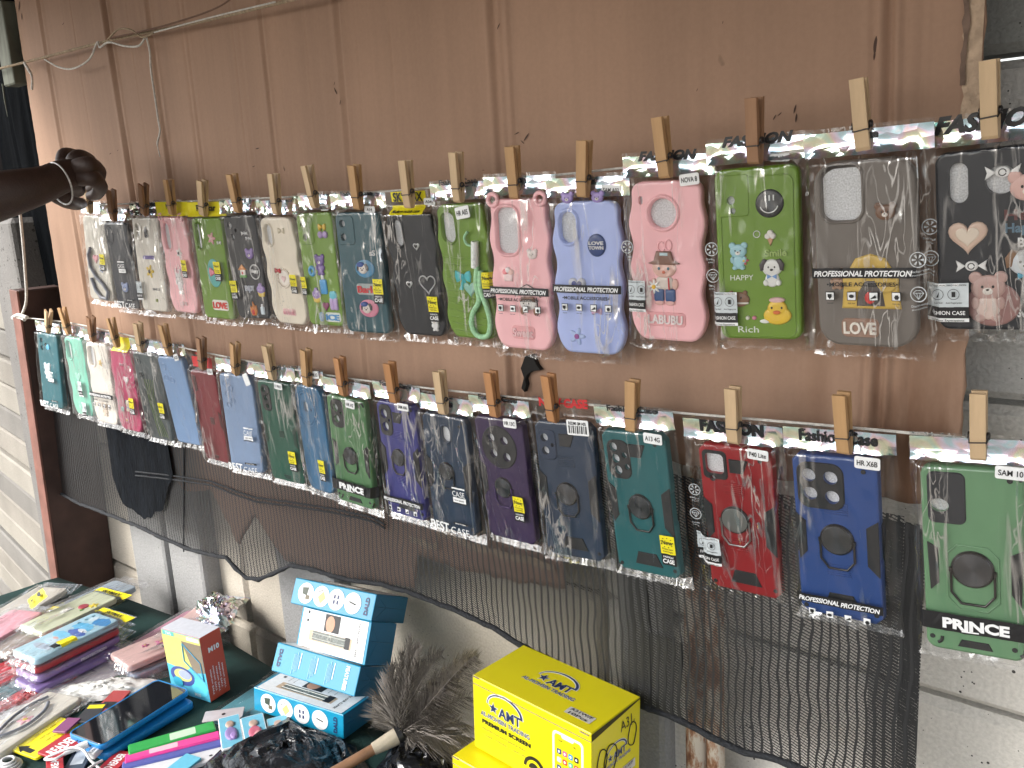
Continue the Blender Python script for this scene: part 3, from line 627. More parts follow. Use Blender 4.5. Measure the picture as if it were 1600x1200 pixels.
class Pack:
    """one packaged phone case: root, case part with its fittings, clear bag with header and prints"""
    def __init__(s, name, label, group, M, col, kind='rr', w=CW, h=CH, t=CT, holes=(), sd=0., side=None, foam=True, rough=.38, cat='phone case'):
        s.w, s.h, s.t, s.sd = w, h, t, sd
        s.root = empty(name, M, label, cat, group)
        s.mat = col if not isinstance(col, tuple) else plastic(col, rough); sm = side or s.mat
        b = MB(); P = outline(kind, w, h)
        if area(P) < 0: P = P[::-1]
        s.P = P; H = [s.shape(q) for q in holes]
        Q1 = inset(P, .0009); Q2 = inset(P, .0028)
        b.loops([[(x, y, -t) for x, y in Q1], [(x, y, -t+.0015) for x, y in P], [(x, y, -.004) for x, y in P]], sm, kind != 'armour')
        b.loops([[(x, y, -.004) for x, y in P], [(x, y, -.0016) for x, y in inset(P, .0003)], [(x, y, -.0005) for x, y in Q1], [(x, y, 0) for x, y in Q2]], s.mat, kind != 'armour')
        b.poly(Q2, 0, s.mat, H)
        for q in H:
            q = q if area(q) < 0 else q[::-1]
            b.loops([[(x, y, -.0045) for x, y in q], [(x, y, 0) for x, y in q]], s.mat, False)
        if H: b.poly(inset(P, .006), -.0044, FOAM)
        b.poly(Q1, -t, sm, up=False)
        s.case = b.build('case', s.root); s.bag = None
    def F(s, u, v): return ((u-.5)*s.w, -v*s.h)
    def shape(s, q):
        k = q[0]; x, y = s.F(q[1], q[2])
        if k == 'c': return circ(x, y, q[3]*s.w, q[4]*s.h if len(q) > 4 else q[3]*s.w, 28)
        if k == 'r': return rr(x, y, q[3]*s.w, q[4]*s.h, (q[5] if len(q) > 5 else .3)*s.w*q[3], 6)
    def part(s, b, name, label=None, parent=None):
        o = b.build(name, parent or s.case)
        if label: o['label'] = label
        return o
    def rim(s, q, wd=.0032, hh=.0018, m=None):
        P = s.shape(q); P = P if area(P) > 0 else P[::-1]; b = MB()
        L = []
        for k in range(9):
            a = pi*k/8; L.append([(x, y, max(.0, 0)+hh*sin(a)) for x, y in inset(P, -wd*(1-k/8))])
        b.loops(L, m or s.mat, True); s.part(b, 'camera_rim')
    def plateau(s, q, holes=(), m=None, z=.0013):
        b = MB(); b.plate(s.shape(q), 0, z, m or s.mat, [s.shape(h) for h in holes], bev=.0009); s.part(b, 'camera_frame')
    def ring(s, u, v, R=.0125, col=None, loop=True, m2=None):
        x, y = s.F(u, v); b = MB(); o = circ(0, 0, R, R, 36)
        b.plate(o, 0, .0026, DARKMETAL, bev=.0008); b.plate(circ(0, 0, R*.9, R*.9, 36), .0026, .0030, col or DISC, bev=.0003)
        ob = s.part(b, 'ring_holder'); ob.location = (x, y, 0)
        b = MB()
        if loop:
            k = R; pts = [(-k*1.0, 0), (-k*1.0, -k*1.35), (-k*.55, -k*1.95), (k*.55, -k*1.95), (k*1.0, -k*1.35), (k*1.0, 0)]
            b.tube([(a, c, .0016) for a, c in pts], .0011, m2 or DARKMETAL, 6)
            for sx in (-1, 1): b.box((sx*k*1.02, -k*.1, .0016), (.0022, .004, .0028), m2 or DARKMETAL, .0004)
            b.build('finger_ring', s.case).location = (x, y, 0)
    def pads(s, lst, m=None, z=.0011):
        for P in lst:
            b = MB(); b.plate([s.F(u, v) for u, v in P], 0, z, m or BLACKRUB, bev=.0006); s.part(b, 'rubber_pad')
    def armour(s, top=True, bottom=True, seat=None):
        s.pads([[(.0, .36), (.13, .41), (.13, .60), (.03, .655)], [(.985, .36), (.845, .41), (.845, .64), (.985, .70)]])
        if top: s.pads([[(.42, .085), (.68, .085), (.60, .175), (.42, .175)]])
        if bottom: s.pads([[(.37, .845), (.66, .845), (.74, .935), (.31, .935)]])
        b = MB()
        for u, v in ((.91, .045), (.84, .075), (.07, .955), (.92, .94)):
            b.plate(circ(*s.F(u, v), .0022, .0022, 14), 0, .0009, BLACKRUB, bev=.0003)
        s.part(b, 'corner_dots')
        if seat:
            b = MB(); x, y = s.F(*seat)
            for k in range(6):
                for d in (-1, 1): b.box((x, y+d*(.021+.0022*k)+(-.006 if d < 0 else .004), .0003), (.022, .0009, .0008), s.mat)
            s.part(b, 'grip_ribs')
    def charm(s, fn, u, v, sz, name='charm', **kw):
        b = MB(); fn(b, sz, **kw); o = s.part(b, name); o.location = (*s.F(u, v), 0); o.rotation_euler = (0, 0, kw_rot.pop('r', 0)); return o
    # ---- bag
    def zf(s, x, y):
        w, h = s.w/2, s.h
        dx = max(0, abs(x)-w); dy = max(0, y, -h-y); d = math.hypot(dx, dy)
        m = max(0, 1-d/.007); m = m*m*(3-2*m)
        z = m*.0046+(1-m)*(-.0062)
        c = crease(x, y, s.sd)
        if y > .004: return z*.5-.0015+.0009*c*(1 if y < .008 else .3)
        return z+c*(.0014*m+.0036*(1-m))+.0006*fnoise(x*30, y*30, s.sd)
    def mkbag(s, ml=.008, mr=.0115, top=.0275, bot=.011, film=None, skew=0.):
        nx, nz = 40, 70; x0, x1 = -s.w/2-ml, s.w/2+mr; y0, y1 = -s.h-bot, top
        b = MB(); V = []; Fs = []
        for j in range(nz+1):
            for i in range(nx+1):
                x = x0+(x1-x0)*i/nx; y = y0+(y1-y0)*j/nz
                if i in (0, nx): x += .0012*fnoise(j*.6, i, s.sd)
                if j == 0: y += .0025*fnoise(i*.5, 1, s.sd)
                z = s.zf(x, y)
                if j == 0: z = -.004+.004*fnoise(i*.9, 4, s.sd)
                V.append((x, y, z))
        for j in range(nz):
            for i in range(nx):
                a = j*(nx+1)+i; Fs.append((a, a+1, a+nx+2, a+nx+1))
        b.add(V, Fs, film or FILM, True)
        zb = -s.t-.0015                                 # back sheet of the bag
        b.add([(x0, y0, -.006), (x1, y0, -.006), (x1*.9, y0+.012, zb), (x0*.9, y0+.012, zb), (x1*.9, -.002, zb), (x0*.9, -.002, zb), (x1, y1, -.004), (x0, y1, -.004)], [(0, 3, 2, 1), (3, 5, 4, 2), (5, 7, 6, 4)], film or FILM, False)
        s.x0, s.x1, s.top = x0, x1, top; s.bag = b.build('clear_bag', s.root); return s
    def strip(s, col=None, y0=.004, y1=.024, text=None, ty=.021, th=.0085, tcol=None, bold=.03, shear=0., tw=None, x0=None, x1=None, sub=None):
        b = MB(); a = s.x0+.0005 if x0 is None else x0; c = s.x1-.0005 if x1 is None else x1; n = 30; V = []
        for j in range(4):
            for i in range(n+1):
                x = a+(c-a)*i/n; y = y0+(y1-y0)*j/3; V.append((x, y+(.0006*fnoise(i*.5, s.sd) if j == 0 else 0), s.zf(x, y)+.0009+.0006*fnoise(x*90, y*60, s.sd+3)))
        b.add(V, [(j*(n+1)+i, j*(n+1)+i+1, (j+1)*(n+1)+i+1, (j+1)*(n+1)+i) for j in range(3) for i in range(n)], col or FOIL, True)
        if text: b.text(text, (a+c)/2, ty, th, tcol or BLK, lambda x, y: s.zf(x, min(y, y1))+.0022, bold=bold, shear=shear, w=tw)
        if sub: b.text(sub, (a+c)/2, ty-.0105, .003, BLK, lambda x, y: s.zf(x, y)+.0022)
        o = b.build('header_strip', s.bag); return o
    def Z(s, k=.0013): return lambda x, y: s.zf(x, y)+k
    def patch(s, b, cx, cy, w, h, m, k=.0012, nx=6, ny=6, ang=0.):
        V = []; ca, sa = cos(ang), sin(ang)
        for j in range(ny+1):
            for i in range(nx+1):
                X = w*(i/nx-.5); Y = h*(j/ny-.5); x, y = cx+X*ca-Y*sa, cy+X*sa+Y*ca; V.append((x, y, s.zf(x, y)+k))
        b.add(V, [(j*(nx+1)+i, j*(nx+1)+i+1, (j+1)*(nx+1)+i+1, (j+1)*(nx+1)+i) for j in range(ny) for i in range(nx)], m, False)
    def new_sticker(s, u=.82, v=.60, k=1.):
        b = MB(); x, y = s.F(u, v); w = .0165*k
        s.patch(b, x, y, w, .020*k, YEL); s.patch(b, x, y-.0165*k, w, .0125*k, BLK)
        b.text('New', x, y+.003*k, .0046*k, BLK, s.Z(.002), shear=.2); b.text('Phone case', x, y-.004*k, .0018*k, BLK, s.Z(.002), w=w*.75); b.text('Cool Style', x, y-.007*k, .0018*k, BLK, s.Z(.002), w=w*.7)
        for a in range(0, 360, 40): b.add([(x+.0055*k*cos(radians(a+q))*r_*1.1, y+.003*k+.0045*k*sin(radians(a+q))*r_, s.zf(x, y)+.0021) for q, r_ in ((0, 1), (8, 1), (8, 1.25), (0, 1.25))], [(0, 1, 2, 3)], BLK)
        b.text('FASHION', x, y-.0130*k, .0020*k, WHT, s.Z(.002), w=w*.7); b.text('CASE', x, y-.0178*k, .0046*k, WHT, s.Z(.002), w=w*.82, bold=.03)
        b.build('new_sticker', s.bag)
    def label_tag(s, text, x, y, w=.020, h=.0085, barcode=False, ang=-.06, both=False):
        b = MB(); P = rr(0, 0, w, h, .0018, 3); ca, sa = cos(ang), sin(ang)
        zc = s.zf(x, y)+.0022; Q = [(x+a*ca-c*sa, y+a*sa+c*ca) for a, c in P]
        b.plate(Q, zc-.0006, zc, WHT, bev=.0002)
        if text: b.text(text, x, y+(h*.28 if barcode else 0), h*(.42 if not barcode else .2), BLK, zc+.0003, ang=ang, w=min(w*.8, len(text)*h*(.42 if not barcode else .2)*.85), bold=.02)
        if barcode:
            for i in range(22):
                if (i*7) % 5 < 3: b.box((x-w*.4+w*.8*i/21, y-h*.12, zc+.0003), (w*.022*(1+(i*3) % 3*.5), h*.5, .0003), BLK)
        b.build('model_label', s.bag)
    def band(s, v=.60, lower=True, icons=True, vi=None, dark=True):
        b = MB(); y = -v*s.h; W = s.w*1.04
        s.patch(b, 0, y, W, .0088, BLK, nx=24, ny=3); b.text('PROFESSIONAL PROTECTION', 0, y-.0002, .0046, WHT, s.Z(.0021), w=W*.94, shear=.25, bold=.03)
        if lower: b.text('\u2022MOBILE ACCESSORIES\u2022', 0, y-.0095, .0034, BLK, s.Z(.0021), w=W*.68, bold=.025)
        yi = y-.020 if vi is None else -vi*s.h
        for k in range(4):
            x = (-.33+.22*k)*s.w; w = .0078
            if lower:
                s.patch(b, x, yi, w, w, BLK, .0011, 2, 2); s.patch(b, x, yi, w*.84, w*.84, WHT, .0016, 2, 2)
            else: s.patch(b, x, yi, w*.8, w*.8, WHT, .0016, 2, 2)
            z = s.zf(x, yi)+.0024
            if k == 0: b.poly([(x-.0018, yi+.002), (x-.0018, yi-.0005), (x, yi-.0026), (x+.0018, yi-.0005), (x+.0018, yi+.002)][::-1], z, BLK)
            elif k == 1: b.poly(circ(x, yi, .0022, .0016, 10, .4), z, BLK)
            elif k == 2: b.poly([(x-.003, yi-.0024), (x+.003, yi-.001), (x+.002, yi+.0016)], z, BLK)
            else: b.poly(circ(x+.0005, yi-.0006, .002, .0022, 6), z, BLK)
            if lower: b.text(('Anti-fall', 'Soft case', 'Clean', 'Non-slip')[k], x, yi-.0062, .0012, BLK, s.Z(.002))
        b.build('printed_band', s.bag)
    def case_print(s, u=.72, v=.72, best=True):
        b = MB(); x, y = s.F(u, v)
        s.patch(b, x, y+.0085, .022, .0022, WHT); b.text('CASE', x, y+.001, .0075, WHT, s.Z(.002), w=.021, bold=.0)
        s.patch(b, x, y-.008, .022, .007, WHT); b.text('NEW SERIES', x, y-.008, .0018, BLK, s.Z(.002), w=.016); s.patch(b, x, y-.0128, .022, .0016, BLK)
        if best:
            yb = -.955*s.h; b.text('BEST', -s.w*.24, yb, .0125, WHT, s.Z(.002), w=s.w*.42, bold=.02); b.text('CASE', s.w*.22, yb-.001, .0098, WHT, s.Z(.002), w=s.w*.40, bold=-.005)
            s.patch(b, s.w*.24, yb+.0095, .026, .0030, BLK); b.text('MADE IN CHINA', s.w*.24, yb+.0095, .0016, WHT, s.Z(.002))
        b.build('printed_label', s.bag)
    def fashion_box(s, u=.02, v=.86, w=.026, k=1.):
        b = MB(); x, y = s.F(u, v); pale = ink((.55, .60, .63))
        s.patch(b, x, y+.009, w, .020, pale); s.patch(b, x, y-.0055, w, .0095, BLK); s.patch(b, x, y+.0175, w, .0022, WHT); s.patch(b, x, y-.0118, w, .003, WHT)
        b.text('PROFESSIONAL PROTECTION', x, y+.0175, .0012, BLK, s.Z(.0022), w=w*.9); b.text('FASHION CASE', x, y-.0055, .0032, WHT, s.Z(.0022), w=w*.85); b.text('Find Your Expectations', x, y-.0118, .0016, BLK, s.Z(.0022), w=w*.8)
        for k_, dx in ((0, -.006), (1, .006)):
            n = 18; z = s.zf(x+dx, y+.010)+.0022
            C1 = circ(x+dx, y+.010, .0045, .0045, n); C2 = circ(x+dx, y+.010, .0041, .0041, n)
            b.add([(a, c, z) for a, c in C1]+[(a, c, z) for a, c in C2], [(i, (i+1) % n, (i+1) % n+n, i+n) for i in range(n)], BLK)
            b.poly([(x+dx-.0012, y+.0075), (x+dx+.0004, y+.0075), (x+dx+.0014, y+.0128)] if k_ == 0 else rect(x+dx, y+.010, .0028, .0044), z+.0001, BLK)
            b.text('Anti Skid' if k_ == 0 else 'Anti Fingerprint', x+dx, y+.0030, .0013, BLK, s.Z(.0022))
        b.build('printed_label', s.bag)
    def margin_icons(s, u=-.06, vs=(.42, .58)):
        b = MB(); gl = ink((.6, .63, .65)); n = 24
        for j, v in enumerate(vs):
            x, y = s.F(u, v); z = s.zf(x, y)+.0016
            C1 = circ(x, y, .0066, .0066, n); C2 = circ(x, y, .0058, .0058, n)
            b.add([(a, c, z) for a, c in C1]+[(a, c, z) for a, c in C2], [(i, (i+1) % n, (i+1) % n+n, i+n) for i in range(n)], gl)
            if j == 0:
                for k in range(6): a = k*pi/3; b.add([(x+.001*cos(a), y+.001*sin(a), z), (x+.0048*cos(a-.22), y+.0048*sin(a-.22), z), (x+.0048*cos(a+.22), y+.0048*sin(a+.22), z)], [(0, 1, 2)], gl)
            else:
                for (a1, b1), (a2, b2) in (((-.0042, .001), (0, -.0042)), ((0, -.0042), (.0042, .001)), ((-.0042, .001), (-.002, .0032)), ((-.002, .0032), (.002, .0032)), ((.002, .0032), (.0042, .001)), ((-.0042, .001), (.0042, .001)), ((-.0015, .001), (0, -.0042)), ((.0015, .001), (0, -.0042))):
                    b.tube([(x+a1, y+b1, z), (x+a2, y+b2, z)], .0003, gl, 4)
            b.text('Shockproof' if j == 0 else 'Diamond', x, y-.0095, .0018, gl, s.Z(.0016)); b.text('protection', x, y-.0125, .0014, gl, s.Z(.0016))
        b.build('printed_icons', s.bag)
kw_rot = {}
# ---------------------------------------------------------------- charms (raised rubber decorations), size s = width in metres
def R_(c): return plastic(c, .35)
def c_disc(b, s, c=(.5, .1, .1), ry=None, h=.0022): b.dome(circ(0, 0, s/2, (ry or s)/2, 24), 0, h, R_(c))
def c_heart(b, s, c=(.6, .2, .2), c2=None, h=.002):
    b.dome(heart(0, 0, s), 0, h, R_(c), .2)
    if c2: b.dome(heart(0, 0, s*.6), h*.9, .0006, R_(c2))
def c_heartline(b, s, c=(.7, .7, .7)):
    P = heart(0, 0, s); b.tube([(x, y, .0006) for x, y in P+[P[0]]], .0009, R_(c), 6)
def c_ringline(b, s, c=(.7, .7, .7), ry=None, r=.0009, n=30):
    P = circ(0, 0, s/2, (ry or s)/2, n); b.tube([(x, y, .0006) for x, y in P+[P[0]]], r, R_(c), 6)
def c_flower(b, s, c=(.7, .7, .7), c2=(.7, .5, .05), k=5, h=.0016):
    b.dome(flower(0, 0, s/2, k), 0, h, R_(c)); b.dome(circ(0, 0, s*.15), h*.8, .0012, R_(c2))
def c_bow(b, s, c=(.6, .05, .05), h=.0022):
    for d in (-1, 1): b.dome([(0, .0), (d*s*.2, s*.22), (d*s*.45, s*.28), (d*s*.5, 0), (d*s*.42, -s*.28), (d*s*.2, -s*.2)], 0, h, R_(c))
    b.dome(circ(0, 0, s*.12, s*.14, 14), h*.4, h, R_(c))
def c_bowtails(b, s, c=(.05, .45, .5)):
    c_bow(b, s, c); b.plate([(-.02*s, 0), (-.34*s, -.62*s), (-.12*s, -.66*s), (.03*s, -.1*s)], 0, .001, R_(c)); b.plate([(.02*s, 0), (.30*s, -.66*s), (.08*s, -.70*s), (-.03*s, -.1*s)], 0, .001, R_(c))
def eyes(b, s, z, dy=.03, c=(.01, .01, .01), dx=.13, r=.035):
    for d in (-1, 1): b.dome(circ(d*dx*s, dy*s, r*s, r*s*1.2, 10), z, .0004, R_(c))
def c_bear(b, s, c=(.3, .2, .5), c2=None, body=True, h=.0024, ears=.17, muz=(.75, .7, .65)):
    c2 = c2 or c; hy = s*.22 if body else 0
    for d in (-1, 1): b.dome(circ(d*s*.30, hy+s*.27, s*ears, s*ears, 14), 0, h*.8, R_(c))
    b.dome(circ(0, hy, s*.42, s*.34, 22), 0, h, R_(c))
    b.X = Matrix.Translation((0, hy, 0)); eyes(b, s, h*.93); b.dome(circ(0, -.09*s, .13*s, .10*s, 12), h*.85, .0007, R_(muz)); b.dome(circ(0, -.05*s, .04*s, .03*s, 8), h*1.1, .0006, R_((.03, .02, .02))); b.X = None
    if body:
        b.dome(circ(0, -s*.32, s*.30, s*.34, 20), 0, h*.9, R_(c2))
        for d in (-1, 1): b.dome(circ(d*s*.30, -s*.20, s*.11, s*.18, 12), 0, h, R_(c)); b.dome(circ(d*s*.19, -s*.60, s*.13, s*.11, 12), 0, h, R_(c))
def c_dog(b, s, c=(.72, .72, .70), ear=(.05, .04, .045), body=True, bow=(.15, .3, .6)):
    hy = .18*s if body else 0; h = .0026
    if body:
        b.dome(circ(0, -.32*s, .30*s, .32*s, 20), 0, h*.8, R_(c))
        for d in (-1, 1): b.dome(circ(d*.26*s, -.45*s, .12*s, .14*s, 12), 0, h, R_(c))
    b.dome(circ(0, hy, .42*s, .36*s, 22), 0, h, R_(c))
    for d in (-1, 1): b.dome([(d*.18*s, hy+.33*s), (d*.36*s, hy+.38*s), (d*.52*s, hy+.14*s), (d*.48*s, hy-.14*s), (d*.34*s, hy-.10*s), (d*.30*s, hy+.12*s)], h*.4, h*.7, R_(ear))
    b.X = Matrix.Translation((0, hy, 0)); eyes(b, s, h*.93); b.dome(circ(0, -.08*s, .07*s, .05*s, 10), h, .0008, R_((.02, .02, .02))); b.X = None
    if bow:
        for d in (-1, 1): b.dome([(0, hy-.36*s), (d*.2*s, hy-.27*s), (d*.2*s, hy-.47*s)], h*.8, .0008, R_(bow))
def c_duck(b, s, c=(.75, .50, .04)):
    b.dome(circ(0, -.12*s, .48*s, .32*s, 22), 0, .0026, R_(c)); b.dome(circ(0, .12*s, .34*s, .3*s, 20), 0, .0028, R_(c)); b.dome(circ(0, .42*s, .28*s, .10*s, 14), 0, .0028, R_((.7, .45, .45)))
    b.dome(circ(0, .0, .13*s, .07*s, 12), .0026, .0012, R_((.65, .15, .03))); b.X = Matrix.Translation((0, .12*s, 0)); eyes(b, s, .0027, .04, dx=.17); b.X = None
def c_ice(b, s, c=(.32, .22, .5), c2=(.7, .5, .08), stick=True):
    if stick: b.plate(rect(0, -.6*s, .08*s, .3*s), 0, .0008, R_((.6, .5, .35)))
    b.dome([(-.4*s, -.1*s), (-.3*s, -.42*s), (0, -.5*s), (.3*s, -.42*s), (.4*s, -.1*s)], 0, .0020, R_(c2)); b.dome(circ(0, .08*s, .44*s, .32*s, 20), 0, .0024, R_(c)); b.dome(circ(0, .36*s, .2*s, .2*s, 14), 0, .0022, R_(c))
    b.dome(circ(-.12*s, .05*s, .04*s, n=8), .002, .0007, WHT); b.dome(circ(.12*s, .05*s, .04*s, n=8), .002, .0007, WHT)
def c_cone(b, s):
    b.dome([(-.26*s, 0), (0, -.62*s), (.26*s, 0)], 0, .002, R_((.5, .27, .15)))
    for x, y, r in ((-.18, .08, .22), (.18, .08, .22), (0, .3, .22)): b.dome(circ(x*s, y*s, r*s, r*s, 14), 0, .0026, R_((.70, .66, .64)))
def c_cup(b, s):
    b.dome([(-.4*s, 0), (-.32*s, -.5*s), (.32*s, -.5*s), (.4*s, 0)], 0, .0022, R_((.80, .62, .62)))
    for x, y, c in ((-.25, .12, (.7, .12, .15)), (0, .25, (.8, .75, .75)), (.25, .12, (.75, .5, .45))): b.dome(circ(x*s, y*s, .2*s, .2*s, 14), 0, .0026, R_(c))
def c_smile(b, s, c=(.012, .013, .016)):
    b.dome(circ(0, 0, s/2, s/2, 30), 0, .0018, R_(c), .2)
    b.tube([(s*.32*cos(a), -s*.02+s*.30*sin(a), .0021) for a in [pi*1.08+pi*.84*i/12 for i in range(13)]], .0006, WHT, 5)
    for x in (-.13, 0.02, .17): b.tube([(x*s, s*.10, .0022), (x*s, s*.30, .0021)], .0007, WHT, 5)
def c_cherry(b, s, c=(.36, .25, .5)):
    for d in (-1, 1): b.dome(circ(d*.25*s, -.25*s, .25*s, .25*s, 16), 0, .0026, R_(c)); b.tube([(d*.25*s, -.1*s, .001), (d*.1*s, .2*s, .001)], .0006, R_((.5, .35, .03)), 5)
    b.X = Matrix.Translation((0, .28*s, 0)); c_bow(b, s*.8, (.65, .42, .03)); b.X = None
def c_donut(b, s, c=(.07, .30, .55)):
    n = 24; L = []
    for k in range(9):
        a = pi*k/8; r = s*.33-s*.17*cos(a)*-1; L.append([((s*.33+s*.17*cos(a))*cos(2*pi*i/n), (s*.33+s*.17*cos(a))*sin(2*pi*i/n), .0024*sin(a)) for i in range(n)])
    b.loops(L, R_(c), True)
def c_pop(b, s):
    b.dome(rr(0, .25*s, .62*s, .5*s, .2*s), 0, .0022, R_((.12, .5, .62)))
    for d in (-1, 1): b.dome(rr(d*.17*s, -.25*s, .33*s, .75*s, .12*s), 0, .0024, R_((.48, .35, .62)))
def c_house(b, s):
    b.dome(rect(0, -.2*s, .62*s, .6*s), 0, .0016, R_((.75, .7, .65))); b.dome([(-.5*s, .08*s), (0, .5*s), (.5*s, .08*s)], .0004, .0018, R_((.65, .25, .05))); b.dome(rect(0, -.42*s, .8*s, .2*s), 0, .002, R_((.12, .35, .08))); b.dome(rect(.02*s, -.16*s, .18*s, .2*s), .0014, .0006, R_((.6, .05, .05)))
def c_fire(b, s):
    b.dome([(-.35*s, -.2*s), (-.3*s, .2*s), (-.05*s, .05*s), (0, .5*s), (.25*s, .1*s), (.35*s, .25*s), (.38*s, -.2*s), (.2*s, -.5*s), (-.2*s, -.5*s)][::-1], 0, .0022, R_((.65, .2, .02))); b.dome(circ(0, -.25*s, .17*s, .2*s, 12), .0016, .001, R_((.6, .03, .03)))
def c_bottle(b, s, c=(.6, .68, .74)):
    b.dome(rr(0, -.15*s, .5*s, .7*s, .1*s), 0, .002, R_(c)); b.dome(rr(0, .3*s, .2*s, .25*s, .04*s), 0, .0018, R_((.75, .75, .78)))
def c_text(b, s, t='LOVE', c=(.7, .7, .7), c2=None, h=.008, bold=.03, shear=0., ext=.0014):
    if c2: b.plate(rr(0, 0, s*1.16, h*1.7, h*.5), 0, .0007, R_(c2))
    b.text(t, 0, 0, h, R_(c), .0006 if c2 else 0, w=s, bold=bold, shear=shear, ext=ext)
def c_rabbit(b, s, c=(.75, .72, .72)):
    for d in (-1, 1): b.dome([(d*.05*s, .3*s), (d*.12*s, .75*s), (d*.30*s, .78*s), (d*.30*s, .3*s)], 0, .002, R_(c))
    b.dome(circ(0, .2*s, .34*s, .28*s, 20), 0, .0026, R_(c)); b.dome(circ(0, -.35*s, .25*s, .36*s, 18), 0, .0022, R_(c)); b.dome(circ(-.3*s, -.1*s, .1*s, .2*s, 10), 0, .002, R_(c)); b.dome(circ(.3*s, -.1*s, .1*s, .2*s, 10), 0, .002, R_(c))
    for d in (-1, 1): b.dome(circ(d*.14*s, -.78*s, .1*s, .14*s, 10), 0, .002, R_(c))
    b.X = Matrix.Translation((0, .2*s, 0)); eyes(b, s, .0024); b.X = None
def c_child(b, s):
    b.dome(circ(0, .15*s, .36*s, .28*s, 22), 0, .0026, R_((.66, .42, .36))); b.dome([(-.48*s, .28*s), (-.3*s, .36*s), (-.22*s, .62*s), (.22*s, .62*s), (.3*s, .36*s), (.48*s, .28*s), (.3*s, .24*s), (-.3*s, .24*s)][::-1], .0012, .0022, R_((.20, .10, .07)))
    b.plate(rect(.02*s, .54*s, .24*s, .09*s), .003, .0038, R_((.5, .65, .7))); b.X = Matrix.Translation((0, .14*s, 0)); eyes(b, s, .0025, .0, (.05, .15, .2), .14, .04); b.dome(circ(0, -.1*s, .05*s, .05*s, 8), .0024, .0008, R_((.6, .15, .08))); b.X = None
    b.dome(rr(0, -.28*s, .5*s, .36*s, .1*s), 0, .0022, R_((.62, .55, .50)))
    for d in (-1, 1): b.dome(rr(d*.17*s, -.62*s, .30*s, .36*s, .06*s), 0, .0024, R_((.035, .085, .22))); b.dome(circ(d*.16*s, -.84*s, .15*s, .07*s, 12), 0, .0024, R_((.70, .40, .38))); b.dome(circ(d*.32*s, -.3*s, .09*s, .16*s, 10), 0, .0024, R_((.66, .42, .36)))
    b.tube([(.14*s, -.12*s, .0026), (.16*s, -.45*s, .0028)], .0008, R_((.6, .05, .06)), 5); b.X = Matrix.Translation((-.3*s, -.38*s, .0018)); c_flower(b, s*.42, (.8, .8, .78), (.7, .42, .03), 8); b.X = None
def c_umbrella(b, s):
    b.dome([(-.5*s, .1*s), (-.38*s, .35*s), (0, .52*s), (.38*s, .35*s), (.5*s, .1*s), (.25*s, .16*s), (0, .08*s), (-.25*s, .16*s)][::-1], .0006, .002, R_((.78, .55, .55)))
    b.tube([(-.5*s, .1*s, .0014), (-.38*s, .35*s, .002), (0, .52*s, .002), (.38*s, .35*s, .002), (.5*s, .1*s, .0014)], .0005, BLK, 5)
    b.dome(circ(0, -.12*s, .34*s, .22*s, 20), 0, .0024, R_((.76, .74, .72))); b.dome([(-.3*s, -.05*s), (-.25*s, .1*s), (.25*s, .1*s), (.3*s, -.05*s), (0, .0)][::-1], .0012, .0018, R_((.25, .1, .05)))
    b.X = Matrix.Translation((-.06*s, -.14*s, 0)); eyes(b, s*.8, .0023); b.X = None
    b.tube([(.36*s, .1*s, .002), (.42*s, -.42*s, .002), (.36*s, -.5*s, .002)], .0007, BLK, 5)
    for d in (-1, 1): b.dome(circ(d*.26*s, -.38*s, .07*s, .13*s, 10), 0, .002, R_((.28, .14, .08)))
def c_cookie(b, s):
    b.dome(circ(0, .0, .45*s, .30*s, 20), 0, .0024, R_((.22, .11, .06))); b.dome(rr(0, -.14*s, .84*s, .08*s, .03*s), .0012, .0016, R_((.7, .66, .6))); eyes(b, s, .0023, .08); b.dome(circ(-.28*s, .27*s, .09*s, n=10), 0, .002, R_((.22, .11, .06))); b.dome(circ(.28*s, .27*s, .09*s, n=10), 0, .002, R_((.22, .11, .06)))
def c_candy(b, s, c=(.8, .8, .8)):
    b.dome(circ(0, 0, .2*s, .17*s, 14), 0, .002, R_(c))
    for d in (-1, 1): b.dome([(d*.18*s, 0), (d*.48*s, .2*s), (d*.42*s, 0), (d*.48*s, -.2*s)], 0, .0016, R_(c))
    b.tube([(.1*s*cos(a), .1*s*sin(a), .0021) for a in [i*.6 for i in range(11)]], .0004, BLK, 4)
def c_hosts(b, s):      # two yellow round heads over an arched yellow block
    b.dome([(-.5*s, -.45*s), (-.44*s, .1*s), (-.25*s, .42*s), (0, .5*s), (.25*s, .42*s), (.44*s, .1*s), (.5*s, -.45*s)][::-1], 0, .0018, R_((.62, .42, .09)))
    for d in (-1, 1): b.dome(circ(d*.27*s, .05*s, .20*s, .22*s, 18), .0008, .0022, R_((.66, .46, .12)))
    b.dome([(-.18*s, .04*s), (-.24*s, -.40*s), (.24*s, -.40*s), (.18*s, .04*s)][::-1], .001, .0018, R_((.10, .085, .08)))
    b.dome(circ(0, -.25*s, .09*s, .11*s, 12), .0024, .0014, R_((.6, .04, .04)))
def c_beads(b, s, c=(.78, .70, .62)):
    for i in range(22): a = 2*pi*i/22; b.dome(circ(s*.44*cos(a), s*.44*sin(a), s*.055, s*.055, 8), 0, .0018, R_(c))
    b.dome(circ(0, 0, s*.36, s*.36, 22), 0, .0008, R_((.80, .74, .68))); b.dome(heart(0, -.02*s, s*.34), .0008, .0012, R_((.75, .55, .55))); b.X = Matrix.Translation((-.32*s, .34*s, .001)); c_bow(b, s*.42, (.55, .04, .05)); b.X = None
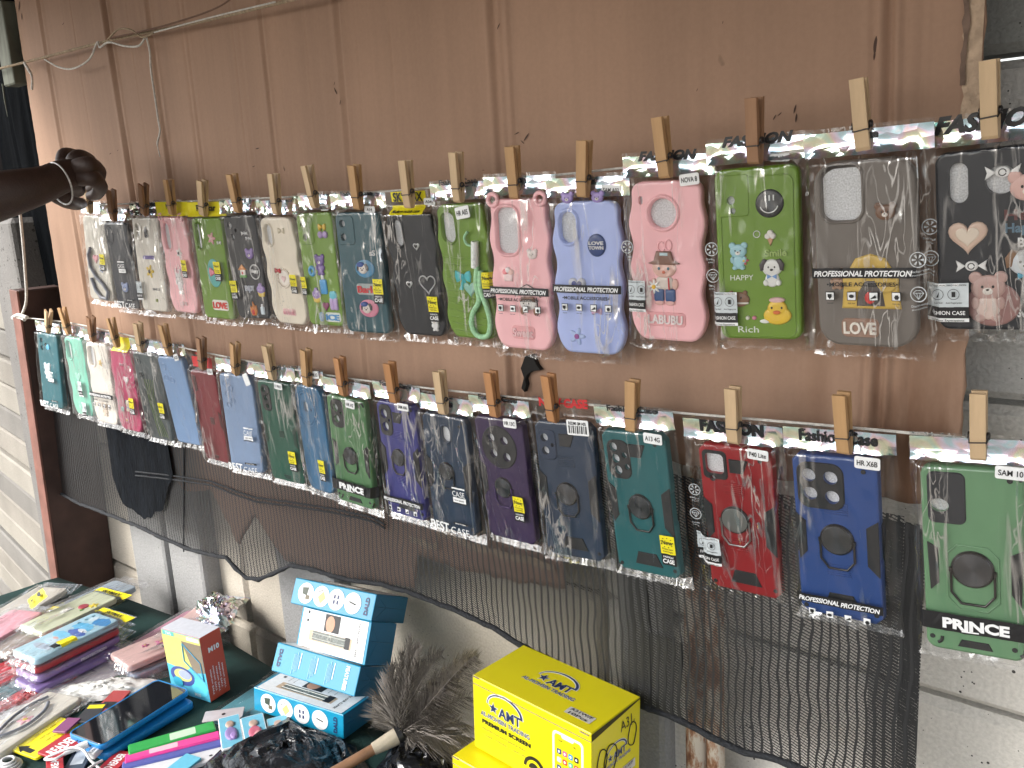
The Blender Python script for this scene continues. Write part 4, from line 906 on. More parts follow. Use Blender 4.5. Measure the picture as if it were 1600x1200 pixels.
# fitted poses: x, z, distance from wall, roll, lean, twist, width, height
POSE_T = """-1.6988,1.4736,0.0340,0.0694,-0.0179,0.1149,0.0775,0.1582
-1.6241,1.4590,0.0310,0.0293,0.0485,0.0653,0.0769,0.1564
-1.5097,1.4656,0.0383,0.0208,-0.0071,0.0691,0.0772,0.1623
-1.4217,1.4643,0.0373,0.0326,0.0466,0.0433,0.0770,0.1617
-1.3135,1.4604,0.0390,0.0252,0.0380,0.0709,0.0775,0.1626
-1.2259,1.4610,0.0343,-0.0033,0.0459,0.0789,0.0772,0.1589
-1.1333,1.4557,0.0341,0.0267,0.0829,0.0376,0.0770,0.1590
-1.0427,1.4598,0.0329,-0.0029,0.0285,0.0265,0.0764,0.1588
-0.9478,1.4579,0.0387,0.0152,0.0378,0.1301,0.0777,0.1619
-0.8523,1.4535,0.0357,0.0153,0.1099,0.0964,0.0782,0.1587
-0.7617,1.4623,0.0389,-0.0018,0.0769,0.0262,0.0765,0.1637
-0.6634,1.4645,0.0486,0.0227,0.0360,0.0757,0.0779,0.1695
-0.5766,1.4584,0.0422,0.0187,0.0535,0.1480,0.0783,0.1640
-0.4830,1.4740,0.0378,0.0264,0.0713,0.1043,0.0781,0.1607
-0.3901,1.4816,0.0366,-0.0210,0.0450,0.1265,0.0781,0.1597
-0.2914,1.4813,0.0480,-0.0192,0.1054,-0.0168,0.0843,0.1600
-0.1993,1.4835,0.0358,-0.0413,0.1041,0.0073,0.0788,0.1440"""
POSE_B = """-1.9967,1.2347,0.0385,0.0554,-0.0395,0.1229,0.0780,0.1614
-1.8640,1.2353,0.0416,0.0200,0.0096,0.0415,0.0776,0.1645
-1.7600,1.2310,0.0426,0.0332,0.0147,0.1077,0.0779,0.1649
-1.6751,1.2226,0.0375,0.0216,0.0102,0.0574,0.0776,0.1612
-1.5627,1.2254,0.0453,0.0264,0.0619,0.1108,0.0784,0.1664
-1.4858,1.2231,0.0408,-0.0166,0.0966,0.0582,0.0774,0.1641
-1.3880,1.2053,0.0375,0.0061,0.0541,0.0153,0.0770,0.1620
-1.2789,1.2109,0.0433,0.0164,0.0283,0.1276,0.0784,0.1647
-1.1735,1.2094,0.0442,0.0143,0.0663,0.0780,0.0783,0.1657
-1.0950,1.2099,0.0407,-0.0305,0.0310,-0.1187,0.0761,0.1657
-1.0013,1.2029,0.0450,0.0532,0.0601,0.0446,0.0788,0.1657
-0.9017,1.2058,0.0410,0.0009,0.0383,-0.0167,0.0774,0.1643
-0.8118,1.1993,0.0402,0.0179,0.0604,0.0110,0.0784,0.1622
-0.7200,1.2067,0.0396,-0.0107,0.0842,0.0034,0.0775,0.1630
-0.6176,1.2152,0.0439,-0.0324,0.0515,0.0966,0.0777,0.1662
-0.5231,1.2177,0.0476,-0.0514,0.0921,0.0029,0.0799,0.1662
-0.4104,1.2156,0.0397,-0.0175,0.1473,0.0446,0.0771,0.1662
-0.3116,1.2216,0.0423,-0.0417,0.0967,0.0476,0.0773,0.1654
-0.1974,1.2308,0.0474,-0.0641,0.0545,0.0812,0.0768,0.1700"""
def poses(s):
    out = []
    for l in s.split('\n'):
        x, z, y, rl, ln, yw, w, h = map(float, l.split(','))
        rt = Vector((cos(yw), sin(yw), 0)); nm = Vector((sin(yw), -cos(yw), 0)); dn = cos(ln)*Vector((0, 0, -1))-sin(ln)*nm
        R = cos(rl)*rt+sin(rl)*dn; D = -sin(rl)*rt+cos(rl)*dn; Y = -D; Zv = R.cross(Y)
        y = max(y, .036)
        M = Matrix(((R.x, Y.x, Zv.x, x), (R.y, Y.y, Zv.y, -y), (R.z, Y.z, Zv.z, z), (0, 0, 0, 1)))
        out.append((M, w, h))
    return out
PT, PB = poses(POSE_T), poses(POSE_B)
GT = 'packaged phone cases clipped along the upper line'; GB = 'packaged phone cases clipped along the lower line'
NM = 'packaged_phone_case'
def mk(row, i, label, col, kind='rr', holes=(), **kw):
    M, w, h = (PT if row == 'T' else PB)[i-1]
    return Pack(NM, label, GT if row == 'T' else GB, M, col, kind, w, h, holes=holes, sd=i*3.7+(50 if row == 'B' else 0), **kw)
GREEN = (.135, .255, .012); PINK = (.88, .49, .52); BLUEL = (.41, .49, .82); TEAL = (.010, .075, .10); CREAM = (.74, .67, .56); BLKC = (.012, .014, .020)
# ---- T1
p = mk('T', 1, 'milky clear phone case with a looped grey strap, upper row, beside the hand', mat('milky_case', (.62, .59, .52), .35, var=.08), 'rr')
b = MB(); b.tube([(*p.F(u, v), .0035) for u, v in ((.30, .38), (.18, .46), (.22, .60), (.42, .72), (.68, .80), (.86, .88), (.80, .97), (.55, .96), (.35, .88), (.22, .74))], .0034, plastic((.22, .23, .27)), 8); p.part(b, 'strap')
p.charm(c_heart, .42, .50, .018, c=(.75, .35, .4)); p.charm(c_flower, .62, .62, .016, c=(.4, .5, .7)); p.mkbag(); p.strip(); p.new_sticker(.78, .50, .95)
# ---- T2
p = mk('T', 2, 'dark navy phone case with a pale blue bear, second of the upper row', (.018, .024, .038)); p.rim(('c', .22, .14, .13, .10), .0015, .0008)
p.charm(c_bear, .50, .76, .024, c=(.22, .28, .48), body=False); p.mkbag(); p.strip(FOIL, text='FASHION', tcol=WHT); p.case_print(.62, .50)
# ---- T3
H = ('r', .22, .145, .24, .17, .45)
p = mk('T', 3, 'beige phone case printed with a black bottle and a yellow flower, upper row', (.66, .62, .55), holes=[('c', .19, .10, .07), ('c', .19, .18, .07)]); p.rim(H, .0022, .0014)
p.charm(c_bottle, .53, .15, .020, c=(.03, .03, .035)); p.charm(c_text, .52, .42, .034, t='GOOD LUCK', c=(.25, .2, .5), h=.006); p.charm(c_flower, .50, .57, .024, c=(.68, .48, .06), c2=(.1, .07, .04)); p.charm(c_text, .66, .76, .022, t='SMILE', c=(.1, .1, .1), h=.004, ext=.0004); p.charm(c_disc, .64, .88, .006, c=(.25, .3, .08))
p.mkbag(); p.strip(text='FASHION', tcol=BLK, tw=.05); p.fashion_box(.10, .80, .017)
# ---- T4
H = ('r', .25, .20, .24, .27, .45)
p = mk('T', 4, 'pink eared phone case with a white rabbit, fourth of the upper row', PINK, 'wave', holes=[H]); p.rim(H, .004)
for u in (.12, .88): p.charm(c_ringline, u, .005, .011, name='ear', c=PINK, r=.0022)
p.charm(c_flower, .62, .37, .017, c=(.75, .73, .7), c2=(.02, .02, .02)); p.charm(c_rabbit, .47, .66, .026); p.charm(c_flower, .42, .56, .013, c=(.7, .3, .38), c2=(.7, .5, .5)); p.charm(c_text, .55, .90, .012, t='Hi', c=(.75, .6, .6), h=.006)
p.mkbag(); p.strip(YEL, text='NewStar', tcol=BLK, y0=.002, ty=.017, tw=.03); p.new_sticker(.84, .49, .9)
# ---- T5
H = ('r', .20, .18, .15, .26, .45)
p = mk('T', 5, 'green phone case with a pink bow on a teal oval and LOVE, upper row', GREEN, holes=[H]); p.rim(H, .002)
p.charm(c_flower, .62, .20, .020, c=(.68, .34, .36), c2=(.75, .5, .5)); p.charm(c_bow, .86, .24, .010, c=(.75, .75, .72)); p.charm(c_disc, .55, .54, .034, c=(.10, .40, .38), ry=.046, h=.0012); p.charm(c_bow, .58, .53, .026, c=(.70, .22, .30), h=.0034); p.charm(c_text, .60, .86, .036, t='LOVE', c=(.65, .05, .04), c2=(.78, .75, .7), h=.010)
p.mkbag(); p.strip(YEL, text='RobStar', tcol=BLK, y0=.002, ty=.015, th=.009, tw=.05); p.new_sticker(.76, .48, .95)
# ---- T6
p = mk('T', 6, 'black phone case crowded with purple, orange and white charms, upper row', BLKC, holes=[('c', .19, .09, .06), ('c', .22, .20, .06), ('c', .36, .14, .04)])
for a in ((c_candy, .62, .17, .016), (c_candy, .72, .22, .013)): p.charm(*a)
p.charm(c_bear, .68, .37, .021, c=(.25, .16, .42), body=False); p.charm(c_house, .38, .53, .020); p.charm(c_ringline, .76, .54, .022, c=(.7, .7, .7)); p.charm(c_text, .76, .53, .017, t='Happy', c=(.75, .75, .75), h=.005); p.charm(c_ice, .86, .72, .021); p.charm(c_text, .52, .70, .022, t='ENJOY', c=(.6, .62, .7), h=.008); p.charm(c_fire, .54, .90, .022); p.charm(c_bottle, .82, .90, .018)
p.mkbag(); p.strip(); p.new_sticker(.10, .68, .9)
# ---- T7
H = ('r', .24, .16, .20, .19, .5)
p = mk('T', 7, 'cream wavy phone case with a ring of beads and a red bow, upper row', CREAM, 'wave', holes=[H]); p.rim(H, .0038)
p.charm(c_bow, .64, .12, .015, c=(.62, .55, .42)); p.charm(c_beads, .50, .56, .032); p.charm(c_text, .50, .885, .026, t='sweet', c=(.65, .3, .35), c2=(.75, .5, .5), h=.006)
p.mkbag(); p.strip(); p.new_sticker(.86, .57, .85)
# ---- T8
HH = [('c', .18, .09, .065), ('c', .21, .21, .065)]
p = mk('T', 8, 'green phone case with a purple bear, blue jar and the word ICE', GREEN, holes=HH); p.plateau(('r', .24, .15, .44, .25, .2), HH, z=.001)
p.charm(c_cherry, .72, .16, .020); p.charm(c_bear, .54, .45, .022, c=(.16, .085, .32)); p.charm(c_donut, .28, .51, .016); p.charm(c_bottle, .56, .62, .030, c=(.05, .30, .62)); p.charm(c_ice, .33, .73, .021); p.charm(c_pop, .80, .76, .024); p.charm(c_heart, .56, .82, .014, c=(.28, .05, .15)); p.charm(c_disc, .40, .92, .010, c=(.03, .25, .5), ry=.014); p.charm(c_text, .72, .92, .028, t='ICE', c=(.08, .30, .6), c2=(.72, .75, .7), h=.008)
p.mkbag(); p.strip(); p.label_tag('A3X', .024, .006, .016); p.new_sticker(.06, .61, .8)
# ---- T9
HH = [('c', .17, .09, .065), ('c', .17, .20, .065)]
p = mk('T', 9, 'teal phone case with two capped dogs on blue and pink ovals, upper row', TEAL, holes=HH); p.plateau(('r', .23, .145, .40, .24, .2), HH, z=.001)
for v, c in ((.46, (.06, .24, .42)), (.79, (.62, .2, .3))):
    p.charm(c_disc, .58, v, .034, c=c, ry=.024, h=.001); p.charm(c_dog, .54, v, .019, c=(.66, .6, .56), body=False, bow=None)
    p.charm(c_disc, .50, v-.035, .013, c=(.03, .08, .3), ry=.007, h=.0036)
p.charm(c_text, .58, .63, .032, t='Bark', c=(.6, .04, .05), c2=(.35, .4, .4), h=.009); p.charm(c_text, .78, .33, .010, t='sS', c=(.7, .7, .7), h=.007, ext=.0005)
p.mkbag(); p.strip(text='Fashion Case', ty=.024, th=.006, tw=.055); p.label_tag('A14', .027, .003, .018); p.new_sticker(.90, .60)
# ---- T10
H = ('r', .24, .155, .19, .21, .5)
p = mk('T', 10, 'black wavy phone case with a white heart outline and small white charms, upper row', (.012, .015, .021), 'wave', holes=[H]); p.rim(H, .0035)
p.charm(c_heart, .60, .26, .010, c=(.75, .75, .75), c2=(.02, .02, .02)); p.charm(c_heart, .34, .57, .010, c=(.75, .75, .75), c2=(.02, .02, .02)); p.charm(c_heartline, .73, .56, .026, c=(.55, .55, .57)); p.charm(c_bear, .78, .89, .014, c=(.78, .78, .78))
p.mkbag(); p.strip(YEL, text='SKYMAX', ty=.020, th=.0105, y0=.014, y1=.0265, x0=-.026, x1=.030, tw=.048); o = p.strip(YEL, y0=-.001, y1=.0095, x0=-.026, x1=.028, text='Modern mobile case', ty=.003, th=.003, tw=.045); p.label_tag('A04S', .036, .013, .018); p.new_sticker(.84, .72)
# ---- T11
H = ('r', .25, .17, .27, .22, .5)
p = mk('T', 11, 'green ribbed phone case with a pale green rope strap and a teal bow, upper row', GREEN, 'wave', holes=[H]); p.rim(H, .003)
for k in range(12):
    b = MB(); b.tube([(-p.w*.46, -p.h*(.38+.05*k), -.0008), (0, -p.h*(.40+.05*k), -.0004), (p.w*.46, -p.h*(.38+.05*k), -.0008)], .0012, p.mat, 6)
    if k == 0: rb = p.part(b, 'grip_rib')
    else: p.part(b, 'grip_rib')
ROPE = mat('mint_rope', (.34, .60, .36), .7, var=.2, vscale=300, bump=.001, bscale=500)
q = [(.68, .20), (.60, .24), (.64, .29), (.78, .30), (.86, .28)]
b = MB(); b.tube(smooth([(*p.F(u, v), .004) for u, v in q], 4), .0016, ROPE, 7)
b.tube(smooth([(*p.F(u, v), .0045) for u, v in ((.80, .45), (.74, .58), (.76, .70), (.60, .80), (.55, .90), (.66, .97), (.86, .96), (.94, .86), (.90, .74), (.82, .62), (.86, .48))], 5), .0034, ROPE, 8)
for k in range(9): b.tube([(*p.F(.80-.004*k+.045*cos(a), .33+.014*k+.006*sin(a)), .0045+.0045*sin(a)) for a in [i*pi/6 for i in range(13)]], .0014, plastic((.70, .73, .72)), 5)
b.tube([(*p.F(.82, .27), .005), (*p.F(.76, .46), .005)], .0048, plastic((.70, .73, .72)), 8)
p.part(b, 'rope_strap'); p.charm(c_bowtails, .44, .53, .026); p.charm(c_heart, .56, .62, .020, c=(.25, .5, .42))
p.mkbag(); p.strip(text='Fashion Case', ty=.025, th=.006, tw=.06); p.label_tag('HR A05', .012, -.010, .022, .014, ang=.12); p.new_sticker(.98, .55, .95)
# ---- T12
H = ('r', .31, .205, .37, .30, .35)
p = mk('T', 12, 'pink eared phone case with an umbrella charm under a black protection band, upper row', PINK, 'wave', holes=[H]); p.rim(H, .0042, .0022)
for u in (.09, .91): p.charm(c_ringline, u, .004, .013, name='ear', c=PINK, r=.0026)
p.charm(c_bear, .73, .36, .015, c=(.76, .68, .66), body=False); p.charm(c_cup, .29, .49, .017); p.charm(c_umbrella, .62, .66, .034); p.charm(c_text, .50, .885, .028, t='Sweet', c=(.78, .52, .54), c2=(.74, .36, .38), h=.009)
p.mkbag(); p.strip(text='Time', ty=.020, th=.007, tw=.02); p.band(.60)
# ---- T13
H = ('r', .24, .165, .24, .20, .5)
p = mk('T', 13, 'lilac blue wavy phone case with a navy LOVE TOWN ball, upper row', BLUEL, 'wave', holes=[H]); p.rim(H, .0042, .0022)
p.charm(c_disc, .66, .28, .021, c=(.02, .05, .18), ry=.024); p.charm(c_text, .66, .265, .017, t='LOVE', c=(.7, .7, .72), h=.0035, ext=.003); p.charm(c_text, .66, .295, .017, t='TOWN', c=(.7, .7, .72), h=.0035, ext=.003)
p.charm(c_heart, .34, .54, .021, c=(.55, .56, .62), c2=(.05, .07, .25)); p.charm(c_bow, .62, .71, .013, c=(.62, .38, .55)); p.charm(c_flower, .30, .885, .020, c=(.40, .50, .76), c2=(.3, .08, .3))
for u in (.25, .70): p.charm(c_bear, u, -.02, .016, name='bear_ear', c=(.34, .26, .55), body=False)
p.mkbag(); p.strip(text='Time', ty=.020, th=.007, tw=.02); p.label_tag('SAM A03', .030, .010, .022, .010); p.band(.56)
# ---- T14
H = ('c', .46, .195, .185)
p = mk('T', 14, 'pink wavy phone case with a child in a brown hat and LABUBU lettering, upper row', PINK, 'wave', holes=[H, ('r', .16, .115, .06, .05, .4)]); p.rim(H, .0042, .0024)
p.charm(c_child, .47, .565, .036); p.charm(c_text, .47, .86, .038, t='LABUBU', c=(.78, .70, .70), c2=(.74, .36, .38), h=.0088)
p.charm(c_ringline, .43, .40, .007, c=PINK, ry=.010); p.charm(c_ringline, .53, .39, .007, c=PINK, ry=.010)
p.mkbag(); p.strip(text='FASHION', ty=.024, th=.0085, shear=.35, bold=.05, tw=.062); p.label_tag('NOVA 8', .028, .001, .020, .011, ang=.10); p.margin_icons(-.02, (.40,)); p.fashion_box(.10, .73, .019)
# ---- T15
HH = [('c', .20, .18, .05), ('c', .22, .24, .035)]
p = mk('T', 15, 'green phone case with black smiley, ice cream, bear, dog and duck charms, upper row', GREEN, holes=HH); p.plateau(('r', .23, .155, .38, .24, .12), HH, z=.0008)
p.charm(c_smile, .66, .21, .0255); p.charm(c_cone, .66, .40, .013); p.charm(c_text, .72, .49, .020, t='Smile', c=(.30, .42, .12), h=.006); p.charm(c_bear, .27, .50, .019, c=(.32, .55, .62)); p.charm(c_flower, .34, .53, .009, c=(.6, .1, .15)); p.charm(c_ringline, .50, .38, .006, c=(.7, .7, .7), r=.0004)
p.charm(c_dog, .67, .60, .022); p.charm(c_text, .30, .63, .022, t='HAPPY', c=(.75, .77, .72), h=.005, ext=.0004, bold=0); p.charm(c_cookie, .25, .76, .024); p.charm(c_duck, .72, .835, .027)
p.charm(c_text, .36, .94, .020, t='Rich', c=(.72, .75, .7), h=.006, ext=.0004, bold=0); p.charm(c_disc, .36, .87, .004, c=(.7, .7, .6)); p.charm(c_disc, .44, .87, .004, c=(.6, .2, .3)); p.charm(c_disc, .57, .89, .010, c=(.75, .77, .75), ry=.004)
b = MB(); P = rr(*p.F(.5, .52), p.w*.86, p.h*.93, .007, 5); b.tube([(x, y, .0002) for x, y in P+[P[0]]], .0006, p.mat, 6); p.part(b, 'raised_border')
p.mkbag(); p.strip(text='FASHION', ty=.024, th=.0085, shear=.35, bold=.05, tw=.066); p.label_tag('A12', .022, .006, .018, .007); p.margin_icons(-.08, (.46, .62)); p.fashion_box(.09, .83, .026)
# ---- T16
H = ('r', .29, .165, .40, .29, .3)
p = mk('T', 16, 'grey-brown phone case with a yellow arch charm and LOVE, under a wrinkled bag, upper row', (.155, .135, .120), 'round', holes=[H], rough=.5); p.rim(H, .003, .0016)
p.charm(c_bear, .72, .275, .019, c=(.17, .085, .05), body=False); p.charm(c_hosts, .56, .645, .050); p.charm(c_bear, .22, .62, .014, c=(.4, .25, .17)); p.charm(c_text, .44, .895, .028, t='LOVE', c=(.80, .75, .68), c2=(.30, .18, .13), h=.010)
p.mkbag(mr=.014); p.strip(text='Time', ty=.020, th=.007, tw=.02); p.band(.585); p.margin_icons(1.03, (.52, .70))
# ---- T17
HH = [('r', .22, .17, .18, .22, .5), ('c', .60, .17, .14)]
p = mk('T', 17, 'black phone case with beige heart and bears at the right end of the upper row', (.010, .013, .020), holes=HH)
p.charm(c_candy, .62, .13, .026); p.charm(c_text, .82, .36, .030, t='Hello', c=(.12, .035, .035), h=.008, ext=.0004); p.charm(c_text, .80, .43, .026, t='Happy', c=(.10, .18, .25), h=.007, ext=.0004); p.charm(c_text, .86, .51, .018, t='Baby', c=(.8, .8, .8), h=.007, ext=.0004)
p.charm(c_bear, .84, .22, .030, c=(.66, .42, .38), body=False); p.charm(c_heart, .30, .46, .029, c=(.62, .45, .36), c2=(.70, .6, .5)); p.charm(c_candy, .33, .63, .024); p.charm(c_dog, .82, .62, .028, c=(.62, .66, .7), ear=(.25, .14, .08), body=False, bow=(.1, .35, .5)); p.charm(c_disc, .52, .85, .040, c=(.30, .16, .15), ry=.036, h=.0012); p.charm(c_bear, .48, .80, .030, c=(.50, .33, .30), c2=(.7, .55, .5)); p.charm(c_text, .84, .90, .016, t='Sweet', c=(.8, .8, .8), h=.006, ext=.0004)
p.mkbag(); p.strip(text='FASHION', ty=.021, th=.0125, shear=.35, bold=.05, tw=.084); p.fashion_box(.10, .85, .034); p.margin_icons(-.06, (.40, .58))

# =============== lower row
p = mk('B', 1, 'teal phone case with a white bear, first of the lower row beside the post', (.015, .12, .15), holes=[('c', .22, .10, .07), ('c', .22, .20, .07), ('c', .42, .15, .05)])
p.charm(c_bear, .42, .50, .026, c=(.65, .75, .8)); p.charm(c_disc, .55, .18, .012, c=(.1, .45, .7)); p.mkbag(); p.strip(); p.case_print(.66, .56)
H = ('r', .25, .17, .24, .24, .5)
p = mk('B', 2, 'mint green phone case with an oval camera opening, second of the lower row', (.17, .50, .38), 'wave', holes=[H]); p.rim(H, .0035); p.charm(c_heart, .5, .5, .022, c=(.3, .6, .5)); p.mkbag(film=FILM2); p.strip(); p.fashion_box(.66, .66, .018); p.fashion_box(.7, .93, .018)
p = mk('B', 3, 'off-white wavy phone case with a thin black printed band, third of the lower row', (.76, .71, .64), 'wave', holes=[H]); p.rim(H, .0038); p.charm(c_flower, .60, .24, .014, c=(.7, .5, .2)); p.charm(c_bear, .5, .82, .02, c=(.6, .5, .4)); p.mkbag(film=FILM2); p.strip(); p.band(.64)
p = mk('B', 4, 'magenta phone case with a yellow new sticker, fourth of the lower row', (.44, .05, .13), 'wave'); p.charm(c_candy, .5, .18, .014, c=(.7, .45, .5)); p.charm(c_heart, .62, .36, .018, c=(.75, .7, .7)); p.charm(c_dog, .55, .68, .02, c=(.7, .6, .5)); p.charm(c_disc, .25, .74, .010, c=(.1, .5, .45)); p.charm(c_flower, .40, .87, .012, c=(.7, .35, .4)); p.mkbag(); p.strip(YEL, y0=-.002, x0=-.02, x1=.035); p.new_sticker(.82, .63, 1.)
p = mk('B', 5, 'dark grey phone case with green streaks and a yellow new sticker, lower row', mat('grey_green_marble', (.055, .07, .075), .35, var=.5, vscale=18), holes=[('c', .22, .26, .055)]); p.rim(('c', .22, .26, .07), .002, .001); p.rim(('c', .22, .10, .05), .002, .001)
b = MB()
for k in range(5): b.tube(smooth([(*p.F(.3+.08*k, .3), .0), (*p.F(.36+.05*k, .6), .0002), (*p.F(.50+.08*k, .96), .0)], 5), .0006, plastic((.16, .24, .05)), 4); 
p.part(b, 'streaks'); p.mkbag(); p.strip(); p.label_tag('Y9', .022, .002, .012, .009); p.new_sticker(.86, .60, .95)
p = mk('B', 6, 'plain powder blue phone case with three lens rings, sixth of the lower row', (.17, .28, .47), rough=.5)
for u, v in ((.20, .11), (.20, .24), (.42, .26)): p.rim(('c', u, v, .06), .0018, .0010, plastic((.22, .32, .5)))
p.mkbag(); p.strip(); p.label_tag('A25', .030, .002, .014, .012, ang=.2)
RG = mat('translucent_red', (.16, .014, .022), .3, var=.15, vscale=10)
p = mk('B', 7, 'dark red translucent phone case with grey grip pads, lower row', RG, holes=[]); p.pads([[(.08, .06), (.20, .06), (.22, .22), (.10, .24)], [(.86, .42), (.97, .45), (.97, .62), (.88, .58)], [(.50, .50), (.66, .50), (.66, .58), (.52, .58)], [(.04, .33), (.10, .36), (.10, .54), (.05, .52)], [(.42, .93), (.60, .93), (.56, .97), (.44, .97)]], plastic((.07, .02, .022)), .0007)
p.mkbag(); p.strip(RED, y0=.006, x0=-.03, x1=.03, text='NEW CASE', tcol=RED, ty=.030, th=.003, tw=.03); p.label_tag('C51', .032, .003, .016, .010, ang=.1)
p = mk('B', 8, 'light steel blue phone case printed BEST CASE, eighth of the lower row', (.20, .285, .44), rough=.5)
for u, v in ((.17, .10), (.19, .21), (.21, .32), (.33, .15), (.35, .27)): p.rim(('c', u, v, .05), .0015, .0009)
p.mkbag(); p.strip(text='Fashion Case', ty=.026, th=.004); p.case_print(.78, .58); p.label_tag('', .036, -.004, .012, .020, ang=.35)
HH = [('c', .19, .09, .06), ('c', .22, .17, .06), ('c', .24, .25, .05), ('c', .31, .13, .025)]
p = mk('B', 9, 'deep green phone case with three lens holes and faint grip pads, lower row', (.012, .085, .055), holes=HH); p.plateau(('r', .23, .17, .27, .26, .4), HH, m=BLACKRUB)
p.pads([[(.02, .42), (.10, .45), (.10, .60), (.04, .62)], [(.97, .42), (.86, .46), (.86, .60), (.97, .64)], [(.46, .48), (.60, .48), (.60, .55), (.46, .55)], [(.40, .93), (.62, .93), (.58, .97), (.44, .97)]], plastic((.006, .035, .025)), .0007); p.mkbag(); p.strip(); p.label_tag('13 PRO', .020, -.004, .018, .010); p.new_sticker(.82, .72)
HH = [('r', .38, .20, .17, .10, .4), ('c', .56, .225, .035)]
p = mk('B', 10, 'medium blue phone case with a large round camera ring, tenth of the lower row', (.028, .13, .26), 'round', holes=HH); p.rim(('c', .42, .21, .30), .002, .001); p.rim(('c', .42, .21, .36), .0012, .0007); p.mkbag(); p.strip(); p.label_tag('HR X7', .028, .018, .020, .011, ang=.05); p.new_sticker(.78, .73)
PG = (.085, .20, .085)
def prince(p):
    b = MB(); y = -.82*p.h; W = p.w+.016; p.patch(b, 0, y, W, .0165, BLK, nx=26, ny=3); b.text('PRINCE', .002, y, .0088, WHT, p.Z(.0022), w=p.w*.66, bold=.05); p.patch(b, -.002, y-.0058, .013, .0013, WHT, .0022, 2, 1); b.build('printed_band', p.bag)
def sidepads(p):
    p.pads([[(.05, .405), (.16, .435), (.16, .625), (.07, .665)], [(.985, .405), (.87, .435), (.87, .64), (.965, .70)]])
    p.pads([[(.37, .925), (.64, .925), (.68, .965), (.33, .965)]])
    b = MB()
    for u, v, d in ((.90, .055, 1), (.10, .93, -1), (.92, .935, 1)):
        b.plate(circ(*p.F(u-.03, v), .0022, .0022, 14), 0, .0008, BLACKRUB, bev=.0003)
        x, y = p.F(u, v); b.tube([(x+.0055*cos(a), y+.0055*sin(a), .0003) for a in [(-1.2 if v > .5 else .0)+i*.2 for i in range(8)]], .0014, BLACKRUB, 5)
    p.part(b, 'corner_dots')
HH = [('c', .23, .11, .075), ('c', .24, .21, .075), ('c', .37, .15, .03)]
p = mk('B', 11, 'small green PRINCE phone case with a ring holder in the middle of the lower row', PG, holes=HH); p.plateau(('r', .27, .16, .34, .26, .35), HH, m=BLACKRUB, z=.0012); p.ring(.50, .53, .0135); sidepads(p); p.mkbag(); p.strip(); p.label_tag('HR A2', .018, -.006, .018, .011); prince(p)
HH = [('c', .20, .11, .085), ('c', .21, .22, .085), ('c', .33, .16, .03)]
p = mk('B', 12, 'indigo armoured phone case with ring holder and protection icons, lower row', (.036, .036, .19), 'armour', holes=HH); p.plateau(('r', .23, .165, .33, .27, .35), HH, m=BLACKRUB); p.ring(.46, .475, .0125); p.armour(seat=(.5, .47)); p.mkbag(); p.strip(text='Fashion Case', ty=.024, th=.0065, tw=.06); p.label_tag('SAM A06', .024, -.002, .022, .010, ang=0.); p.band(.855, lower=False, vi=.93)
HH = [('r', .50, .155, .15, .12, .45), ('r', .64, .175, .14, .045, .45)]
p = mk('B', 13, 'dark navy phone case with a cross-shaped camera hole and BEST CASE print, lower row', (.014, .032, .066), 'armour', holes=[('r', .52, .16, .20, .13, .45)]); p.rim(('r', .52, .16, .20, .13, .45), .003, .0014); p.ring(.46, .475, .0125, m2=BLACKRUB); p.armour(top=False, bottom=False); p.mkbag(); p.strip(text='Single', ty=.015, th=.008, tw=.028, shear=.3); p.case_print(.76, .64)
HH = [('c', .33, .165, .075), ('c', .60, .175, .075), ('c', .35, .29, .075), ('c', .62, .305, .075)]
p = mk('B', 14, 'dark purple phone case with four round lens holes in a black disc, lower row', (.034, .016, .062), 'armour', holes=HH); p.plateau(('c', .475, .235, .36), HH, m=BLACKRUB); p.ring(.46, .56, .0135, m2=plastic((.05, .022, .10))); p.pads([[(.0, .36), (.13, .41), (.13, .60), (.03, .655)]]); p.mkbag(); p.strip(text='Fashion Case', ty=.024, th=.0065, tw=.06); p.label_tag('HR 13C', .026, -.002, .020, .011, ang=0.); p.new_sticker(.80, .66)
HH = [('c', .17, .12, .065), ('c', .17, .215, .065), ('c', .30, .17, .03)]
p = mk('B', 15, 'dark navy armoured phone case with a barcode label, lower row', (.018, .034, .066), 'armour', holes=HH); p.plateau(('r', .21, .17, .30, .22, .3), HH, m=plastic((.02, .035, .07))); p.ring(.47, .52, .0140, m2=BLACKRUB); p.armour(seat=(.5, .47)); p.mkbag(); p.strip(RED, y0=.020, y1=.0215, text='NEW CASE', tcol=RED, ty=.022, th=.0095, tw=.064, bold=.05, x0=-.03, x1=.034); p.label_tag('REDMI SM A05', .024, -.003, .028, .018, barcode=True, ang=0.)
HH = [('c', .18, .115, .065), ('c', .20, .195, .065), ('c', .22, .275, .065), ('c', .35, .165, .042), ('c', .37, .245, .042)]
p = mk('B', 16, 'teal armoured phone case labelled A13 4G with a ring holder, lower row', (.014, .105, .115), 'armour', holes=HH); p.plateau(('r', .25, .20, .36, .27, .35), HH, m=BLACKRUB); p.ring(.50, .515, .0145); p.armour(); p.mkbag(); p.strip(text='Fashion Case', ty=.024, th=.0065, tw=.062); p.label_tag('A13 4G', .030, -.003, .022, .0115, ang=-.06); p.new_sticker(.90, .74, 1.05)
HH = [('r', .22, .125, .26, .135, .25), ('c', .18, .225, .04)]
